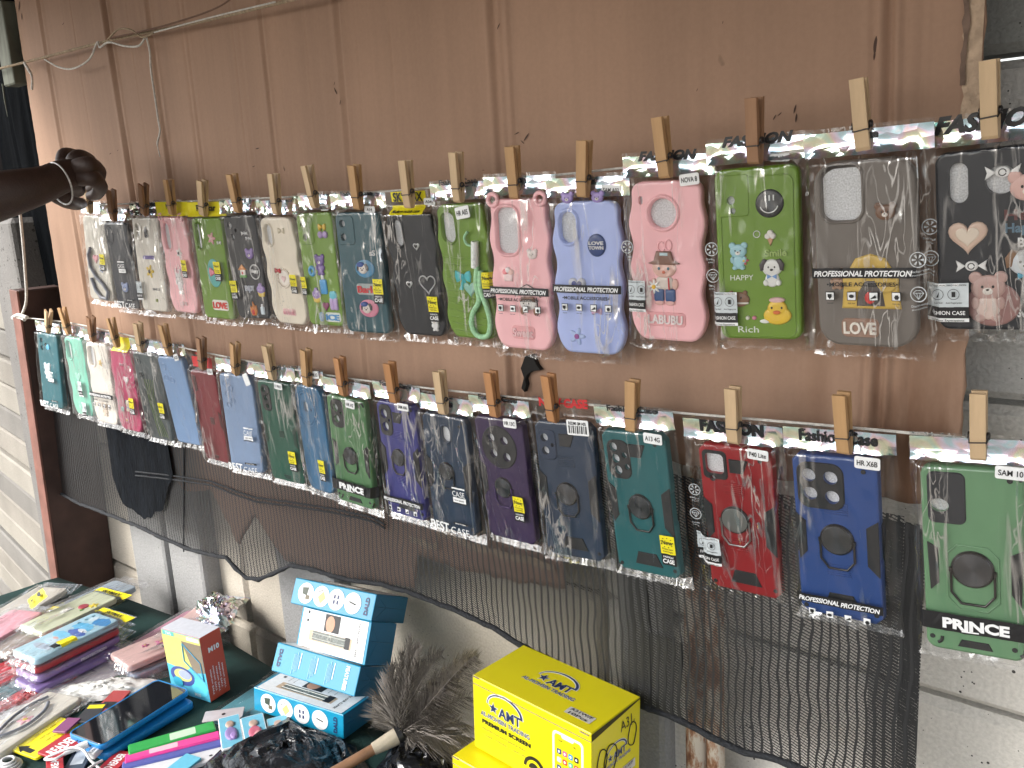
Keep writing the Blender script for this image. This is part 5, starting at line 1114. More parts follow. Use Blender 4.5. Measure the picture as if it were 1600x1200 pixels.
p = mk('B', 17, 'bright red armoured phone case labelled P40 Lite with a silver ring holder, lower row', (.27, .012, .016), 'armour', holes=HH); p.plateau(('r', .22, .135, .34, .19, .2), HH, m=BLACKRUB); p.ring(.44, .49, .0150, col=SILVER, m2=SILVER); p.armour(seat=(.45, .47)); p.mkbag(ml=.016); p.strip(text='FASHION', ty=.0185, th=.0115, tw=.066, bold=.05); p.label_tag('P40 Lite', .028, -.002, .021, .011, ang=-.05); p.margin_icons(-.14, (.34, .50)); p.fashion_box(.03, .74, .030)
HH = [('c', .20, .125, .085), ('c', .46, .13, .085), ('c', .21, .235, .085), ('c', .47, .245, .085)]
p = mk('B', 18, 'royal blue armoured phone case labelled HR X6B, four lens holes', (.022, .060, .215), 'armour', holes=HH); p.plateau(('r', .335, .185, .56, .28, .25), HH, m=BLACKRUB); p.ring(.50, .50, .0155); p.armour(top=False, seat=(.5, .50)); p.mkbag(mr=.016); p.strip(text='Fashion Case', ty=.0175, th=.0105, tw=.070, sub='Mobile Accessories'); p.label_tag('HR X6B', .032, -.001, .022, .0115, ang=-.04); p.band(.885, lower=False, vi=.965)
HH = [('c', .19, .205, .095, .036)]
p = mk('B', 19, 'big sage green PRINCE phone case at the right end of the lower row', (.125, .255, .135), holes=HH); p.plateau(('r', .26, .165, .38, .27, .2), HH, m=plastic((.03, .032, .038), .3)); p.ring(.50, .53, .0165); sidepads(p)
b = MB(); P = [(a*.0165*1.18, c*.0165*1.18) for a, c in ((-1, .6), (-.6, 1.05), (.6, 1.05), (1, .6), (1, -1.45), (.55, -1.95), (-.55, -1.95), (-1, -1.45))]; x, y = p.F(.5, .53); b.tube([(x+a, y+c, .0001) for a, c in P+[P[0]]], .0009, p.mat, 6); p.part(b, 'raised_border')
p.mkbag(); p.strip(); p.label_tag('SAM 10', .030, .000, .022, .011, ang=-.05); prince(p)

# =============== clothes pegs
W_PALE = mat('pale_peg_wood', (.56, .40, .24), .6, var=.18, vscale=60, stretch=(1, .15, 1), bump=.0004, bscale=300)
W_MID = mat('honey_peg_wood', (.47, .28, .13), .6, var=.2, vscale=60, stretch=(1, .15, 1), bump=.0004, bscale=300)
W_DARK = mat('brown_peg_wood', (.30, .16, .085), .65, var=.22, vscale=60, stretch=(1, .15, 1), bump=.0004, bscale=300)
PEGW = .0115; PK = .79
def prong_mesh(m, side):
    # local: y up (0 = biting tip, .072 = grip end), z out from wall; side=+1 front prong
    b = MB(); L = []
    for y, z0, z1 in ((0, .0004, .0022), (.003, .0004, .0042), (.016, .0004, .0052), (.018, .0012, .0054), (.022, .0012, .0056), (.0245, .0006, .0058), (.040, .0012, .0060), (.072, .0036, .0070)):
        w = PEGW/2; y *= PK
        L.append([(-w, y, side*z0), (w, y, side*z0), (w, y, side*z1), (-w, y, side*z1)] if side > 0 else [(w, y, side*z0), (-w, y, side*z0), (-w, y, side*z1), (w, y, side*z1)])
    b.loops([l[::-1] for l in L], m, False); b.add(L[0], [(0, 1, 2, 3)], m); b.add(L[-1], [(3, 2, 1, 0)], m)
    return b
def spring():
    b = MB(); w = PEGW/2
    for sx in (-1, 1):
        P = [(sx*(w+.0004), .020*PK, .0062), (sx*(w+.0008), .022*PK, .003)]
        for k in range(20): a = k*pi/5; P.append((sx*(w+.0004+.0006*k/6), .026*PK+.0026*sin(a), .0026*cos(a)))
        P += [(sx*(w+.001), .026*PK, -.003), (sx*(w+.0004), .022*PK, -.0062)]
        b.tube(P, .0006, DARKMETAL, 5)
    b.tube([(-w-.0004, .020*PK, .0062), (w+.0004, .0212*PK, .0062)], .0006, DARKMETAL, 5); b.tube([(-w-.0004, .022*PK, -.0062), (w+.0004, .022*PK, -.0062)], .0006, DARKMETAL, 5)
    return b
def make_peg(m):
    r = bpy.data.objects.new('clothes_peg', None); COL.objects.link(r)
    prong_mesh(m, 1).build('prong', r); prong_mesh(m, -1).build('prong', r); spring().build('spring', r); return r
PROTO = {}
def peg(m, M, label):
    if m.name not in PROTO:
        r = make_peg(m); PROTO[m.name] = r
    else:
        s = PROTO[m.name]; r = s.copy(); COL.objects.link(r)
        for ch in list(s.children):
            c = ch.copy(); COL.objects.link(c); c.parent = r
    r.matrix_world = M; tag(r, label, 'clothes peg', 'wooden clothes pegs on the two lines')
PEGS = [('T', [(134, 304, 141, 333, 'p', 'held by the dark hand'), (173, 296, 178, 345, 'd', 'on the dark navy case beside the hand'), (226, 285, 226, 336, 'd', 'on the beige case with the black bottle'), (261, 285, 270, 336, 'm', 'on the pink rabbit case'), (316, 281, 318, 337, 'p', 'on the green LOVE case'), (364, 274, 373, 332, 'm', 'on the black case crowded with charms'), (425, 273, 433, 335, 'p', 'on the cream beaded case'), (480, 263, 493, 325, 'p', 'on the green ICE case'), (555, 260, 560, 327, 'm', 'on the teal dog case'), (631, 253, 640, 325, 'p', 'on the yellow header of the black heart case'), (712, 240, 717, 316, 'p', 'on the green case with the rope strap'), (802, 232, 806, 311, 'm', 'on the pink umbrella case'), (911, 224, 911, 308, 'm', 'on the lilac LOVE TOWN case'), (1031, 187, 1041, 278, 'm', 'on the pink LABUBU case'), (1180, 158, 1180, 256, 'd', 'on the green smiley case'), (1340, 130, 1350, 235, 'p', 'on the grey-brown case'), (1546, 98, 1548, 217, 'p', 'on the black case at the right edge of the upper line')]),
 ('B', [(75, 477, 75, 519, 'p', 'on the teal case beside the post'), (97, 486, 108, 523, 'm', 'on the mint green case'), (144, 490, 145, 533, 'd', 'on the off-white wavy case of the lower line'), (171, 501, 184, 543, 'm', 'on the magenta case'), (215, 502, 221, 550, 'p', 'on the dark grey streaked case'), (256, 507, 265, 555, 'm', 'on the plain powder blue case'), (312, 523, 317, 577, 'd', 'on the dark red translucent case'), (368, 529, 368, 585, 'm', 'on the light blue BEST CASE packet'), (419, 536, 426, 593, 'p', 'on the deep green three-hole case'), (476, 542, 480, 603, 'm', 'on the medium blue round-camera case'), (530, 555, 537, 618, 'o', 'on the smaller PRINCE case'), (610, 563, 617, 629, 'o', 'on the indigo armoured case'), (684, 578, 693, 647, 'p', 'on the navy BEST CASE packet'), (766, 578, 774, 651, 'o', 'on the dark purple case'), (858, 581, 865, 659, 'o', 'on the red NEW CASE header'), (987, 588, 987, 674, 'm', 'on the teal A13 4G case'), (1145, 602, 1147, 692, 'p', 'on the bright red P40 Lite case'), (1316, 608, 1320, 708, 'm', 'on the royal blue HR X6B case'), (1528, 606, 1529, 718, 'p', 'on the big PRINCE case at the right')])]
W_OR = mat('orange_peg_wood', (.44, .21, .085), .55, var=.2, vscale=60, stretch=(1, .15, 1), bump=.0004, bscale=300)
WM = dict(p=W_PALE, m=W_MID, d=W_DARK, o=W_OR)
WN = dict(p='pale', m='honey-coloured', d='brown', o='orange-brown')
for row, L in PEGS:
    for i, (x0, y0, x1, y1, k, where) in enumerate(L):
        a = at(x1, y1, -.046); t = at(x0, y0, -.052); d = (t-a); d.y = 0; d.normalize()
        d = (d+Vector((0, -.06-.04*((i*7) % 3), 0))).normalized()
        tw = .10*((i*5) % 7-3)/3; X = Vector((cos(tw), sin(tw), 0)); X = (X-d*X.dot(d)).normalized(); Z = X.cross(d)
        M = Matrix(((X.x, d.x, Z.x, a.x), (X.y, d.y, Z.y, a.y), (X.z, d.z, Z.z, a.z), (0, 0, 0, 1)))
        peg(WM[k], M, WN[k]+' wooden clothes peg '+where)
# ================================================================== TABLE
TZ = .685
CLOTH = mat('dark_green_cloth', (.010, .034, .031), .85, var=.2, vscale=30, bump=.0008, bscale=500, spec=.25)
bk = [(-2.6, -.10), (-2.2, -.098), (-2.01, -.083), (-1.785, -.048), (-1.526, -.023), (-1.2965, -.036), (-1.12, -.045), (-.9, -.05), (-.3, -.05)]
b = MB(); n = 70; V = []; rows = 26
def bky(x):
    for (a, ya), (c, yc) in zip(bk, bk[1:]):
        if a <= x <= c: return ya+(yc-ya)*(x-a)/(c-a)
    return bk[0][1]
for j in range(rows+1):
    for i in range(n+1):
        x = -2.04+1.74*i/n; y0 = bky(x); v = j/rows
        if j <= 2: V.append((x, y0+.006+.006*fnoise(x*14, j), TZ-.35*(1-j/2.)**1-.0*j)) if j < 2 else V.append((x, y0+.002, TZ-.003))
        elif j >= rows-2: V.append((x, -.70-.006*(j-rows+2)+.01*fnoise(x*12, 3), TZ-.15*(j-rows+2)-.003))
        else:
            w = (j-2)/(rows-4); V.append((x, y0-.004+(-.69-y0)*w, TZ+.0012*fnoise(x*6, w*9)+.0015*(1-abs(2*fnoise(x*3+w*2, w*4)))))
b.add(V, [(j*(n+1)+i, (j+1)*(n+1)+i, (j+1)*(n+1)+i+1, j*(n+1)+i+1) for j in range(rows) for i in range(n)], CLOTH, True)
tbl = empty('table', Matrix.Translation((-1.4, -.35, 0)), 'low market table under a dark green cloth, strewn with packets and boxes', 'table')
o = b.build('tablecloth_top', tbl); o.matrix_parent_inverse = Matrix.Translation((1.4, .35, 0))
for x in (-2.0, -.4):
    for y in (-.62, -.14):
        b = MB(); b.box((x+1.4, y+.35, .33), (.045, .045, .66), BROWNP, .004); b.build('leg', tbl)

def rvm(a, c, yaw, pos):
    ang = math.hypot(a, c); R = Matrix.Rotation(ang, 4, Vector((a, c, 0))) if ang > 1e-6 else Matrix.Identity(4)
    return Matrix.Translation(pos) @ R @ Matrix.Rotation(yaw, 4, 'Z')
class Carton:
    def __init__(s, name, label, M, d, m, group=None, cat='box', seams=True, wear=None):
        s.d = d; s.root = empty(name, M, label, cat, group); b = MB(); b.box((0, 0, 0), d, m, .0012)
        s.body = b.build('carton', s.root); s.m = m
    def face(s, w, e=.0004):
        a, c, h = (k/2 for k in s.d)
        return {'F': Matrix(((1, 0, 0, 0), (0, 0, -1, -c-e), (0, 1, 0, 0), (0, 0, 0, 1))), 'T': Matrix(((1, 0, 0, 0), (0, 1, 0, 0), (0, 0, 1, h+e), (0, 0, 0, 1))),
                'R': Matrix(((0, 0, 1, a+e), (1, 0, 0, 0), (0, 1, 0, 0), (0, 0, 0, 1)))}[w]
    def prn(s, w):
        b = MB(); b.X = s.face(w); return b
YB = mat('yellow_carton', (.80, .70, .006), .38, var=.04, vscale=8, bump=.0003, bscale=30, coat=.15)
CARDE = mat('carton_edge', (.35, .27, .17), .9); NAVY = ink((.02, .035, .12)); GRY = ink((.32, .31, .05)); PALE = ink((.55, .56, .62))
def amt(b, x, y, k, halo=True):
    for m, dz, gr in ((WHT, .0, .0011), (NAVY, .0002, 0)):
        P = []; n = 26
        for i in range(n+1):
            a = pi*1.02-(pi*1.05)*i/n; P.append((x+.0*k+.026*k*cos(a), y+.004*k+.016*k*sin(a), .0011*k*(.3+i/n*(1.0))*(1.2)))
        V = []
        for i, (px, py, w) in enumerate(P):
            w += gr*k; V += [(px-(w)*cos(pi*1.02-(pi*1.05)*i/n), py-w*sin(pi*1.02-(pi*1.05)*i/n), dz), (px+w*cos(pi*1.02-(pi*1.05)*i/n), py+w*sin(pi*1.02-(pi*1.05)*i/n), dz)]
        b.add(V, [(2*i, 2*i+2, 2*i+3, 2*i+1) for i in range(n)], m)
        b.text('AMT', x+.008*k, y-.001*k, .0115*k, m, dz, w=.034*k+gr*2*k, bold=.03+gr*20)
        b.poly(star(x-.017*k, y+.0*k, .0068*k+gr*k*1.3), dz+.0001, m)
        b.text('AL-MOHSIN TRADING', x, y-.013*k, .0055*k, PALE if m is WHT else NAVY, dz, w=.075*k, bold=.06 if m is WHT else .0)
def yellow_box(M, d, label):
    c = Carton('carton_box', label, M, d, YB, 'yellow phone screen cartons'); a, e, h = (k/2 for k in d)
    b = c.prn('T'); amt(b, -.002, .004, 1.05); b.poly(rect(.060, -.028, .036, .0135), .0001, ink((.62, .60, .55))); b.text('A31W/F', .060, -.0245, .0045, BLK, .0004, w=.031); b.text('10Pcs', .060, -.0315, .0045, BLK, .0004, w=.026); b.build('top_print', c.body)
    b = c.prn('F'); amt(b, -.038, .018, 1.05); b.text('PREMIUM SCREEN', -.036, -.006, .005, BLK, .0003, w=.078, bold=.05)
    b.text('PROTECTIVE ANTI SHOCK FULL', -.04, -.016, .0028, GRY, .0002, w=.07); b.text('\u2022 CLEAR  \u2022 STRONG  \u2022 LONG LIFE', -.04, -.024, .0028, GRY, .0002, w=.07)
    b.plate(rr(.058, -.012, .044, .088, .006, 5), -.0001, .0003, WHT, bev=.0001); b.plate(rr(.058, -.012, .038, .082, .004, 5), .0003, .0005, YB, bev=.0001); b.poly(rr(.058, .029, .018, .006, .0028, 3), .0007, WHT)
    cols = [(.02, .05, .2), (.65, .1, .25), (.05, .3, .6), (.02, .02, .02), (.8, .6, .6), (.6, .05, .05), (.1, .5, .3), (.65, .08, .05), (.03, .06, .25), (.1, .08, .15), (.75, .75, .75), (.15, .35, .6)]
    for i, q in enumerate(cols):
        x, y = .046+.0082*(i % 4), .008-.0105*(i//4); b.poly(rr(x, y, .0062, .0068, .0015, 3), .0008, ink(q)); b.poly(circ(x, y, .0015, .0018, 8), .0010, WHT)
    b.text('12:30', .048, .022, .002, BLK, .0008); b.text('4G', .068, .022, .002, BLK, .0008)
    for r_, m in ((.016, BLK), (.0115, YB), (.008, BLK)): b.poly([(.008+r_*cos(t), -.034+r_*sin(t)) for t in [i*pi/16 for i in range(17)]], .0004+(.016-r_)*.03, m)
    b.build('front_print', c.body)
    b = c.prn('R'); b.text('A31', .018, .030, .013, BLK, .0003, bold=.0, w=.022, ang=.08); b.text('w/f', .030, .024, .006, BLK, .0003, ang=.1, bold=-.01); amt(b, .0, .0, .72); b.poly(rect(.022, -.030, .03, .011), .0002, ink((.62, .60, .55))); b.text('A31W/F', .022, -.0275, .004, BLK, .0004); b.text('10Pcs', .022, -.0335, .004, BLK, .0004)
    for cx, cy, rx, ry in ((-.028, .004, .009, .016), (.030, .010, .008, .015), (-.012, .0, .012, .018)):
        b.tube([(cx+rx*cos(t)+.001*sin(3*t), cy+ry*sin(t), .0004) for t in [i*.35 for i in range(20)]], .0007, BLK, 4)
    b.build('end_print', c.body)
    b = MB(); b.box((0, -e-.0005, h-.010), (d[0]*.998, .0010, .0006), CARDE); b.box((a*.9, -e-.0008, h-.003), (a*.14, .0014, .0012), CARDE); b.box((-a*.93, -e-.0008, h-.0005), (a*.12, .0014, .0010), CARDE); b.build('lid_seam', c.body)
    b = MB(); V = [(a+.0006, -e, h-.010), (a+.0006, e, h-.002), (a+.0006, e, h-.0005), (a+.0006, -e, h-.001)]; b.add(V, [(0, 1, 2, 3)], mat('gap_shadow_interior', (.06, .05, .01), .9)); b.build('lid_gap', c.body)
    return c
Y1 = rvm(-.0157, .0361, -.0364, (-.6255, -.0742, .8499)); yellow_box(Y1, (.1804, .0937, .0981), 'yellow AMT phone screen carton labelled A31W/F, the upper of the two')
Y2 = rvm(-.01, .03, -.02, (-.640, -.098, .7505)); yellow_box(Y2, (.185, .100, .0975), 'yellow AMT phone screen carton mostly hidden beneath the other one')
BLU = mat('blue_carton', (.008, .27, .46), .35, var=.05, vscale=10, bump=.0003, bscale=40, coat=.2); DBL = mat('deep_blue_carton_end', (.008, .13, .26), .4, var=.06, vscale=10)
def clipper_box(M, d, label, F, T):
    c = Carton('clipper_box', label, M, d, BLU, 'stacked blue hair clipper boxes'); a, e, h = (k/2 for k in d)
    def circles(b, H):
        for k, x in enumerate((-.66, -.27, .10, .50)):
            x *= a; r = H*.40; b.poly(circ(x, 0, r*1.0, r, 24), .0002, WHT)
            if k == 0: b.poly([(x-r*.5, r*.5), (x-r*.4, -.1*r), (x+.2*r, -.2*r), (x+.3*r, .6*r)][::-1], .0004, ink((.05, .07, .05))); b.poly(rect(x+r*.3, -r*.35, r*.5, r*.4), .0005, ink((.15, .13, .08)))
            if k == 1: b.poly([(x-r*.4, -.1*r), (x+.2*r, .5*r), (x+.6*r, -.1*r), (x, -.7*r)][::-1], .0004, ink((.65, .62, .2))); b.tube([(x-r*.6, .3*r, .0005), (x+.1*r, .6*r, .0005)], .0005, BLK, 4)
            if k == 2:
                for i in (-1, 1):
                    for j in (-1, 1): b.poly(rect(x+i*r*.22, j*r*.25, r*.22, r*.36), .0004, NAVY)
            if k == 3: b.tube([(x-r*.4, .08*r, .0004), (x+r*.4, -.08*r, .0004)], .0009, BLK, 5)
        b.text('DALD', a*.83, 0, H*.16, NAVY, .0003, w=H*.66, ang=pi/2, bold=.05)
    def feats(b, H):
        b.text('DALD', -a*.86, 0, H*.14, NAVY, .0003, w=H*.62, ang=-pi/2, bold=.05); b.text('FEATURES', a*.74, 0, H*.15, WHT, .0003, w=H*.8, ang=-pi/2, bold=.04)
        pb = ink((.25, .55, .72))
        for k in range(3):
            x0 = a*(-.52+.40*k)
            for j in range(5): b.poly(rect(x0+.0022*j, (.03*((j*3) % 5-2))*H, .0012, H*(.70-.08*((j*2) % 3))), .0003, pb)
            b.poly(rect(x0+.013, H*.1, .0014, H*.55), .0003, WHT)
    def face(b, W, H):
        b.poly(rect(0, 0, W*.94, H*.96), .0002, WHT)
        sk = ink((.55, .30, .20)); hr = ink((.02, .02, .025)); gd = ink((.55, .42, .30)); st = mat('printed_steel', (.16, .18, .17), .4, var=.5, vscale=300)
        b.poly(rect(-.02*W, H*.24, W*.22, H*.42), .0004, hr); b.poly(circ(-.045*W, H*.22, W*.065, H*.20, 16), .0006, sk)
        b.poly(rect(-.02*W, H*-.14, W*.62, H*.26), .0004, gd); b.poly(rr(-.04*W, -H*.13, W*.56, H*.22, .006, 4), .0006, st); b.poly(rect(.23*W, -H*.13, W*.07, H*.28), .0007, hr); b.poly(rect(-.3*W, -H*.13, W*.05, H*.24), .0007, gd)
        for k in (-1, 1): b.tube([(-.28*W, -H*.13+k*H*.06, .0008), (.2*W, -H*.13+k*H*.06, .0008)], .0007, ink((.55, .56, .52)), 4)
        for r_ in (.03, .018): b.tube([(-.02*W+r_*W*cos(t), -H*.13+r_*W*sin(t), .0009) for t in [i*.5 for i in range(14)]], .0005, ink((.55, .56, .52)), 4)
        b.text('DETAIL HAIR CLIPPER', W*.36, 0, H*.06, BLK, .0004, w=H*.8, ang=-pi/2, bold=.03); 
        for x in (.15, .22, -.24, -.30): b.text('professional trimmer', x*W, H*.25, H*.028, BLK, .0004, w=H*.36, ang=-pi/2)
        for k in (-1, 1): b.poly(rr(W*(-.38), H*(.3+.1*k), W*.03, H*.07, .001, 3), .0005, hr)
    for w, k in (('F', F), ('T', T)):
        b = c.prn(w); W, H = d[0], (d[2] if w == 'F' else d[1]); {'c': lambda: circles(b, H), 'f': lambda: feats(b, H), 'p': lambda: face(b, W, H)}[k](); b.build('front_print' if w == 'F' else 'top_print', c.body)
    b = c.prn('R'); b.poly(rect(0, 0, d[1]*.995, d[2]*.995), -.0001, DBL); b.tube([(-e*.9, h*.1, .0003), (e*.9, h*.05, .0003)], .0003, ink((.01, .10, .2)), 4); b.tube([(-e*.9, -h*.9, .0003), (-e*.3, h*.1, .0003), (-e*.9, h*.9, .0003)], .0003, ink((.01, .12, .22)), 4); b.build('end_flap', c.body)
    return c
clipper_box(rvm(-.1032, .0059, .2183, (-1.1024, -.0861, .709)), (.1776, .0700, .0385), 'blue clipper box lying flat at the bottom with its photo face up', 'c', 'p')
clipper_box(rvm(-.4824, -.0723, .1888, (-1.0704, -.0653, .7687)), (.1648, .0838, .0429), 'blue clipper box with the FEATURES side showing, second from the bottom', 'f', 'p')
clipper_box(rvm(-.4404, -.117, -.0203, (-1.0577, -.044, .8197)), (.1681, .0499, .0615), 'blue clipper box standing with its white photo face forward, third from the bottom', 'p', 'c')
clipper_box(rvm(-.4671, -.0968, .1761, (-1.0699, -.0207, .8647)), (.1616, .0812, .0396), 'topmost blue clipper box tucked under the hem of the net', 'c', 'p')
# M10 earphone box
c = Carton('earphone_box', 'small upright red, yellow and blue box marked M10', rvm(.0194, -.0315, .1618, (-1.3249, -.152, .743)), (.0961, .0414, .114), mat('red_carton', (.55, .075, .04), .4, var=.05, vscale=12)); a, e, h = .04805, .0207, .057
b = c.prn('T'); b.poly(rect(0, 0, .0955, .041), -.0001, ink((.60, .62, .68))); b.build('lid', c.body)
b = c.prn('R'); b.text('M10', .002, .030, .0080, WHT, .0002, w=.022, bold=.05)
for k in range(5): b.text('TWS wireless', -.012+.006*k, -.025+.004*(k % 2), .0028, WHT, .0002, w=.045, ang=pi/2)
b.build('side_print', c.body)
b = c.prn('F'); b.poly(rect(0, 0, .0955, .1135), -.0001, ink((.10, .48, .66))); b.poly([(-.0475, .048), (.0475, .048), (.0475, .02), (.0, -.01), (-.0475, -.005)][::-1], .0001, ink((.62, .60, .18))); b.poly([(.0, .044), (.0475, .044), (.0475, -.005), (.02, -.01)][::-1], .0003, ink((.22, .18, .13))); b.poly(rect(0, .052, .095, .008), .0002, ink((.50, .50, .22))); b.poly(rect(-.03, .052, .028, .007), .0004, ink((.10, .45, .42))); b.text('TWS', -.03, .052, .005, WHT, .0006); b.poly(rect(.030, .051, .03, .006), .0004, ink((.70, .72, .8)))
b.tube([(.002, .040, .0008), (.04, .012, .0008), (.042, -.02, .0008), (.0, .008, .0008), (.002, .040, .0008)], .0011, ink((.08, .35, .55)), 5)
for k, (x, y, rx, ry, q) in enumerate(((-.012, -.022, .030, .017, (.06, .09, .30)), (-.010, -.020, .022, .011, (.65, .63, .2)), (-.005, -.018, .015, .008, (.35, .40, .65)), (-.025, -.034, .012, .009, (.04, .35, .5)))): b.poly(circ(x, y, rx, ry, 20, -.5), .0005+.0003*k, ink(q))
b.poly(circ(.028, -.035, .02, .016, 16), .0004, ink((.12, .62, .78))); b.text('M10', .020, -.049, .006, WHT, .0008); b.build('front_print', c.body)

# ------------------------------------------------------------------ loose packets on the table
def flatM(a, b_, c_, z, h):
    A, B_, C_ = (atz(*q, z) for q in (a, b_, c_)); Y = (C_-B_); Y.z = 0; Y.normalize(); X = Vector((Y.y, -Y.x, 0))
    if X.dot(B_-A) < 0: pass
    mid = (A+B_)/2; o_ = mid+Y*h
    return Matrix(((X.x, Y.x, 0, o_.x), (X.y, Y.y, 0, o_.y), (0, 0, 1, z), (0, 0, 0, 1))), (B_-A).length, (C_-B_).length
def flat(label, a, b_, c_, z, col, w=.0772, h=.160, tilt=(0, 0), **kw):
    M, _, _ = flatM(a, b_, c_, z, h); M = M @ Matrix.Rotation(tilt[0], 4, 'X') @ Matrix.Rotation(tilt[1], 4, 'Y')
    return Pack(NM, label, 'packets lying on the table', M, col, kw.pop('kind', 'rr'), w, h, holes=kw.pop('holes', ()), sd=a[0]*.37, **kw)
PURP = (.22, .15, .38)
p = flat('lowest purple phone case of the fanned pile on the table', (10, 1062), (66, 1080), (205, 1010), .702, PURP, w=.074); p.mkbag(mr=.006); 
p = flat('second purple phone case from the bottom of the pile', (12, 1042), (70, 1062), (208, 990), .7155, (.26, .18, .40), w=.074); p.mkbag(mr=.006)
b = MB(); b.text('PROTECTION', .0, 0, .005, WHT, 0, w=.05); b.X = None; o = b.build('side_print', p.bag); o.matrix_local = Matrix.Translation((p.w/2+.004, -.06, -.005)) @ Matrix.Rotation(pi/2, 4, 'Z') @ Matrix.Rotation(pi/2, 4, 'X')
p = flat('dark red phone case beneath the light blue one in the pile', (8, 1030), (68, 1046), (202, 980), .729, (.38, .03, .04), w=.074); p.mkbag(mr=.006)
HH = [('c', .2, .07, .05), ('c', .2, .16, .05), ('c', .2, .25, .05)]
p = flat('light blue phone case with a blue painted landscape, topmost of the pile', (8, 1017), (64, 1032), (196, 968), .742, (.36, .56, .66), holes=HH)
b = MB()
for k, (u, v, ru, rv_, q) in enumerate(((.70, .13, .26, .08, (.03, .22, .50)), (.5, .30, .30, .09, (.10, .42, .68)), (.62, .42, .3, .07, (.05, .12, .42)), (.42, .52, .35, .06, (.16, .5, .72)), (.5, .66, .3, .05, (.45, .6, .7)), (.66, .36, .16, .03, (.6, .65, .7)), (.4, .60, .08, .02, (.6, .35, .32)), (.48, .78, .3, .05, (.35, .42, .52)), (.36, .12, .1, .06, (.55, .68, .74)))):
    P = [(p.F(u+ru*cos(t)*(1+.3*fnoise(t, k)), v+rv_*sin(t)*(1+.5*fnoise(t*2, k+5)))) for t in [i*pi/12 for i in range(24)]]; b.plate(P, 0, .0002+.00006*k, ink(q), bev=.00005)
p.part(b, 'painted_picture'); p.mkbag(); p.strip(YEL, text='SKYMAX', tcol=BLK, ty=.014); 
b = MB(); x, y = p.F(.93, .62); p.patch(b, x, y, .017, .030, YEL, .0015); p.patch(b, x, y-.022, .015, .012, BLK, .0018); b.build('new_sticker', p.bag)
p = flat('pale cream phone case with a red flower and SKYMAX tag behind the pile', (18, 972), (78, 996), (172, 950), .727, (.52, .55, .40)); p.charm(c_disc, .62, .35, .020, c=(.40, .05, .08)); p.charm(c_flower, .82, .28, .020, c=(.75, .60, .03)); p.charm(c_bear, .4, .5, .016, c=(.75, .73, .7)); p.charm(c_flower, .75, .42, .009, c=(.1, .3, .08)); p.mkbag(); p.strip(YEL, text='SKYMAX', tcol=BLK, ty=.012, th=.01)
p = flat('clear bag with a brown printed card at the left table edge', (-40, 1010), (18, 1030), (92, 985), .714, (.30, .24, .20)); p.charm(c_disc, .6, .25, .028, c=(.10, .05, .03), ry=.02); p.charm(c_disc, .66, .5, .02, c=(.5, .3, .06)); p.mkbag(film=FILM2); p.strip(YEL, text='SKYMAX', tcol=BLK, ty=.012)
p = flat('teal phone case in a crinkled bag at the far left below the red packet', (-75, 1085), (-20, 1120), (60, 1075), .694, (.02, .14, .17)); p.mkbag()
p = flat('white phone case with yellow tag half out of frame at the left', (-80, 1020), (-20, 1050), (50, 1005), .7, (.6, .58, .55)); p.mkbag(); p.strip(YEL, text='SKYMAX', tcol=BLK)
M = flatM((35, 975), (95, 985), (120, 950), .742, .03)[0]
b = MB(); n = 10; V = [(-.026+.052*i/n+.0, -.006+.034*j/4+.002*fnoise(i*.6, j), .003+.004*fnoise(i*.5, j*.6, 3)) for j in range(5) for i in range(n+1)]
b.add(V, [(j*(n+1)+i, j*(n+1)+i+1, (j+1)*(n+1)+i+1, (j+1)*(n+1)+i) for j in range(4) for i in range(n)], YEL, True); b.text('SKYMAX', 0, .002, .007, BLK, .008, w=.040); b.add([(.012*cos(t)*1.0, .018+.004*sin(t), .008) for t in [i*pi/6 for i in range(12)]], [tuple(range(12))], BLK)
o = b.build('header_card'); o.matrix_world = Matrix.Translation(atz(52, 943, .742)) @ Matrix.Rotation(-.25, 4, 'Z') @ Matrix.Rotation(.5, 4, 'X'); tag(o, 'crumpled yellow SKYMAX header card sticking up behind the pile', 'header card')
p = flat('bright red packet poking out at the left below the pile', (-55, 1050), (8, 1078), (95, 1036), .6985, (.50, .02, .035)); p.mkbag()
p = flat('pale pink phone case with purple flowers beside the M10 box', (168, 1023), (201, 1041), (290, 1003), .715, (.62, .42, .40)); 
for u, v, s_ in ((.3, .35, .022), (.5, .5, .026), (.7, .3, .02), (.35, .66, .014)): p.charm(c_flower, u, v, s_, c=(.42, .10, .22), c2=(.5, .3, .1))
p.mkbag(); p.strip(FOIL); p.new_sticker(.9, .45, .9)
p = flat('grey-blue phone case under the pink flowered one', (178, 1040), (212, 1054), (300, 1016), .7005, (.20, .23, .30)); p.mkbag(); 
p = flat('pink marbled phone case with a crumpled foil header behind the M10 box', (245, 990), (300, 1005), (352, 962), .700, (.62, .42, .40)); p.charm(c_flower, .5, .25, .030, c=(.42, .12, .25)); p.charm(c_flower, .3, .15, .022, c=(.5, .2, .3)); p.mkbag(); p.strip(FOIL)
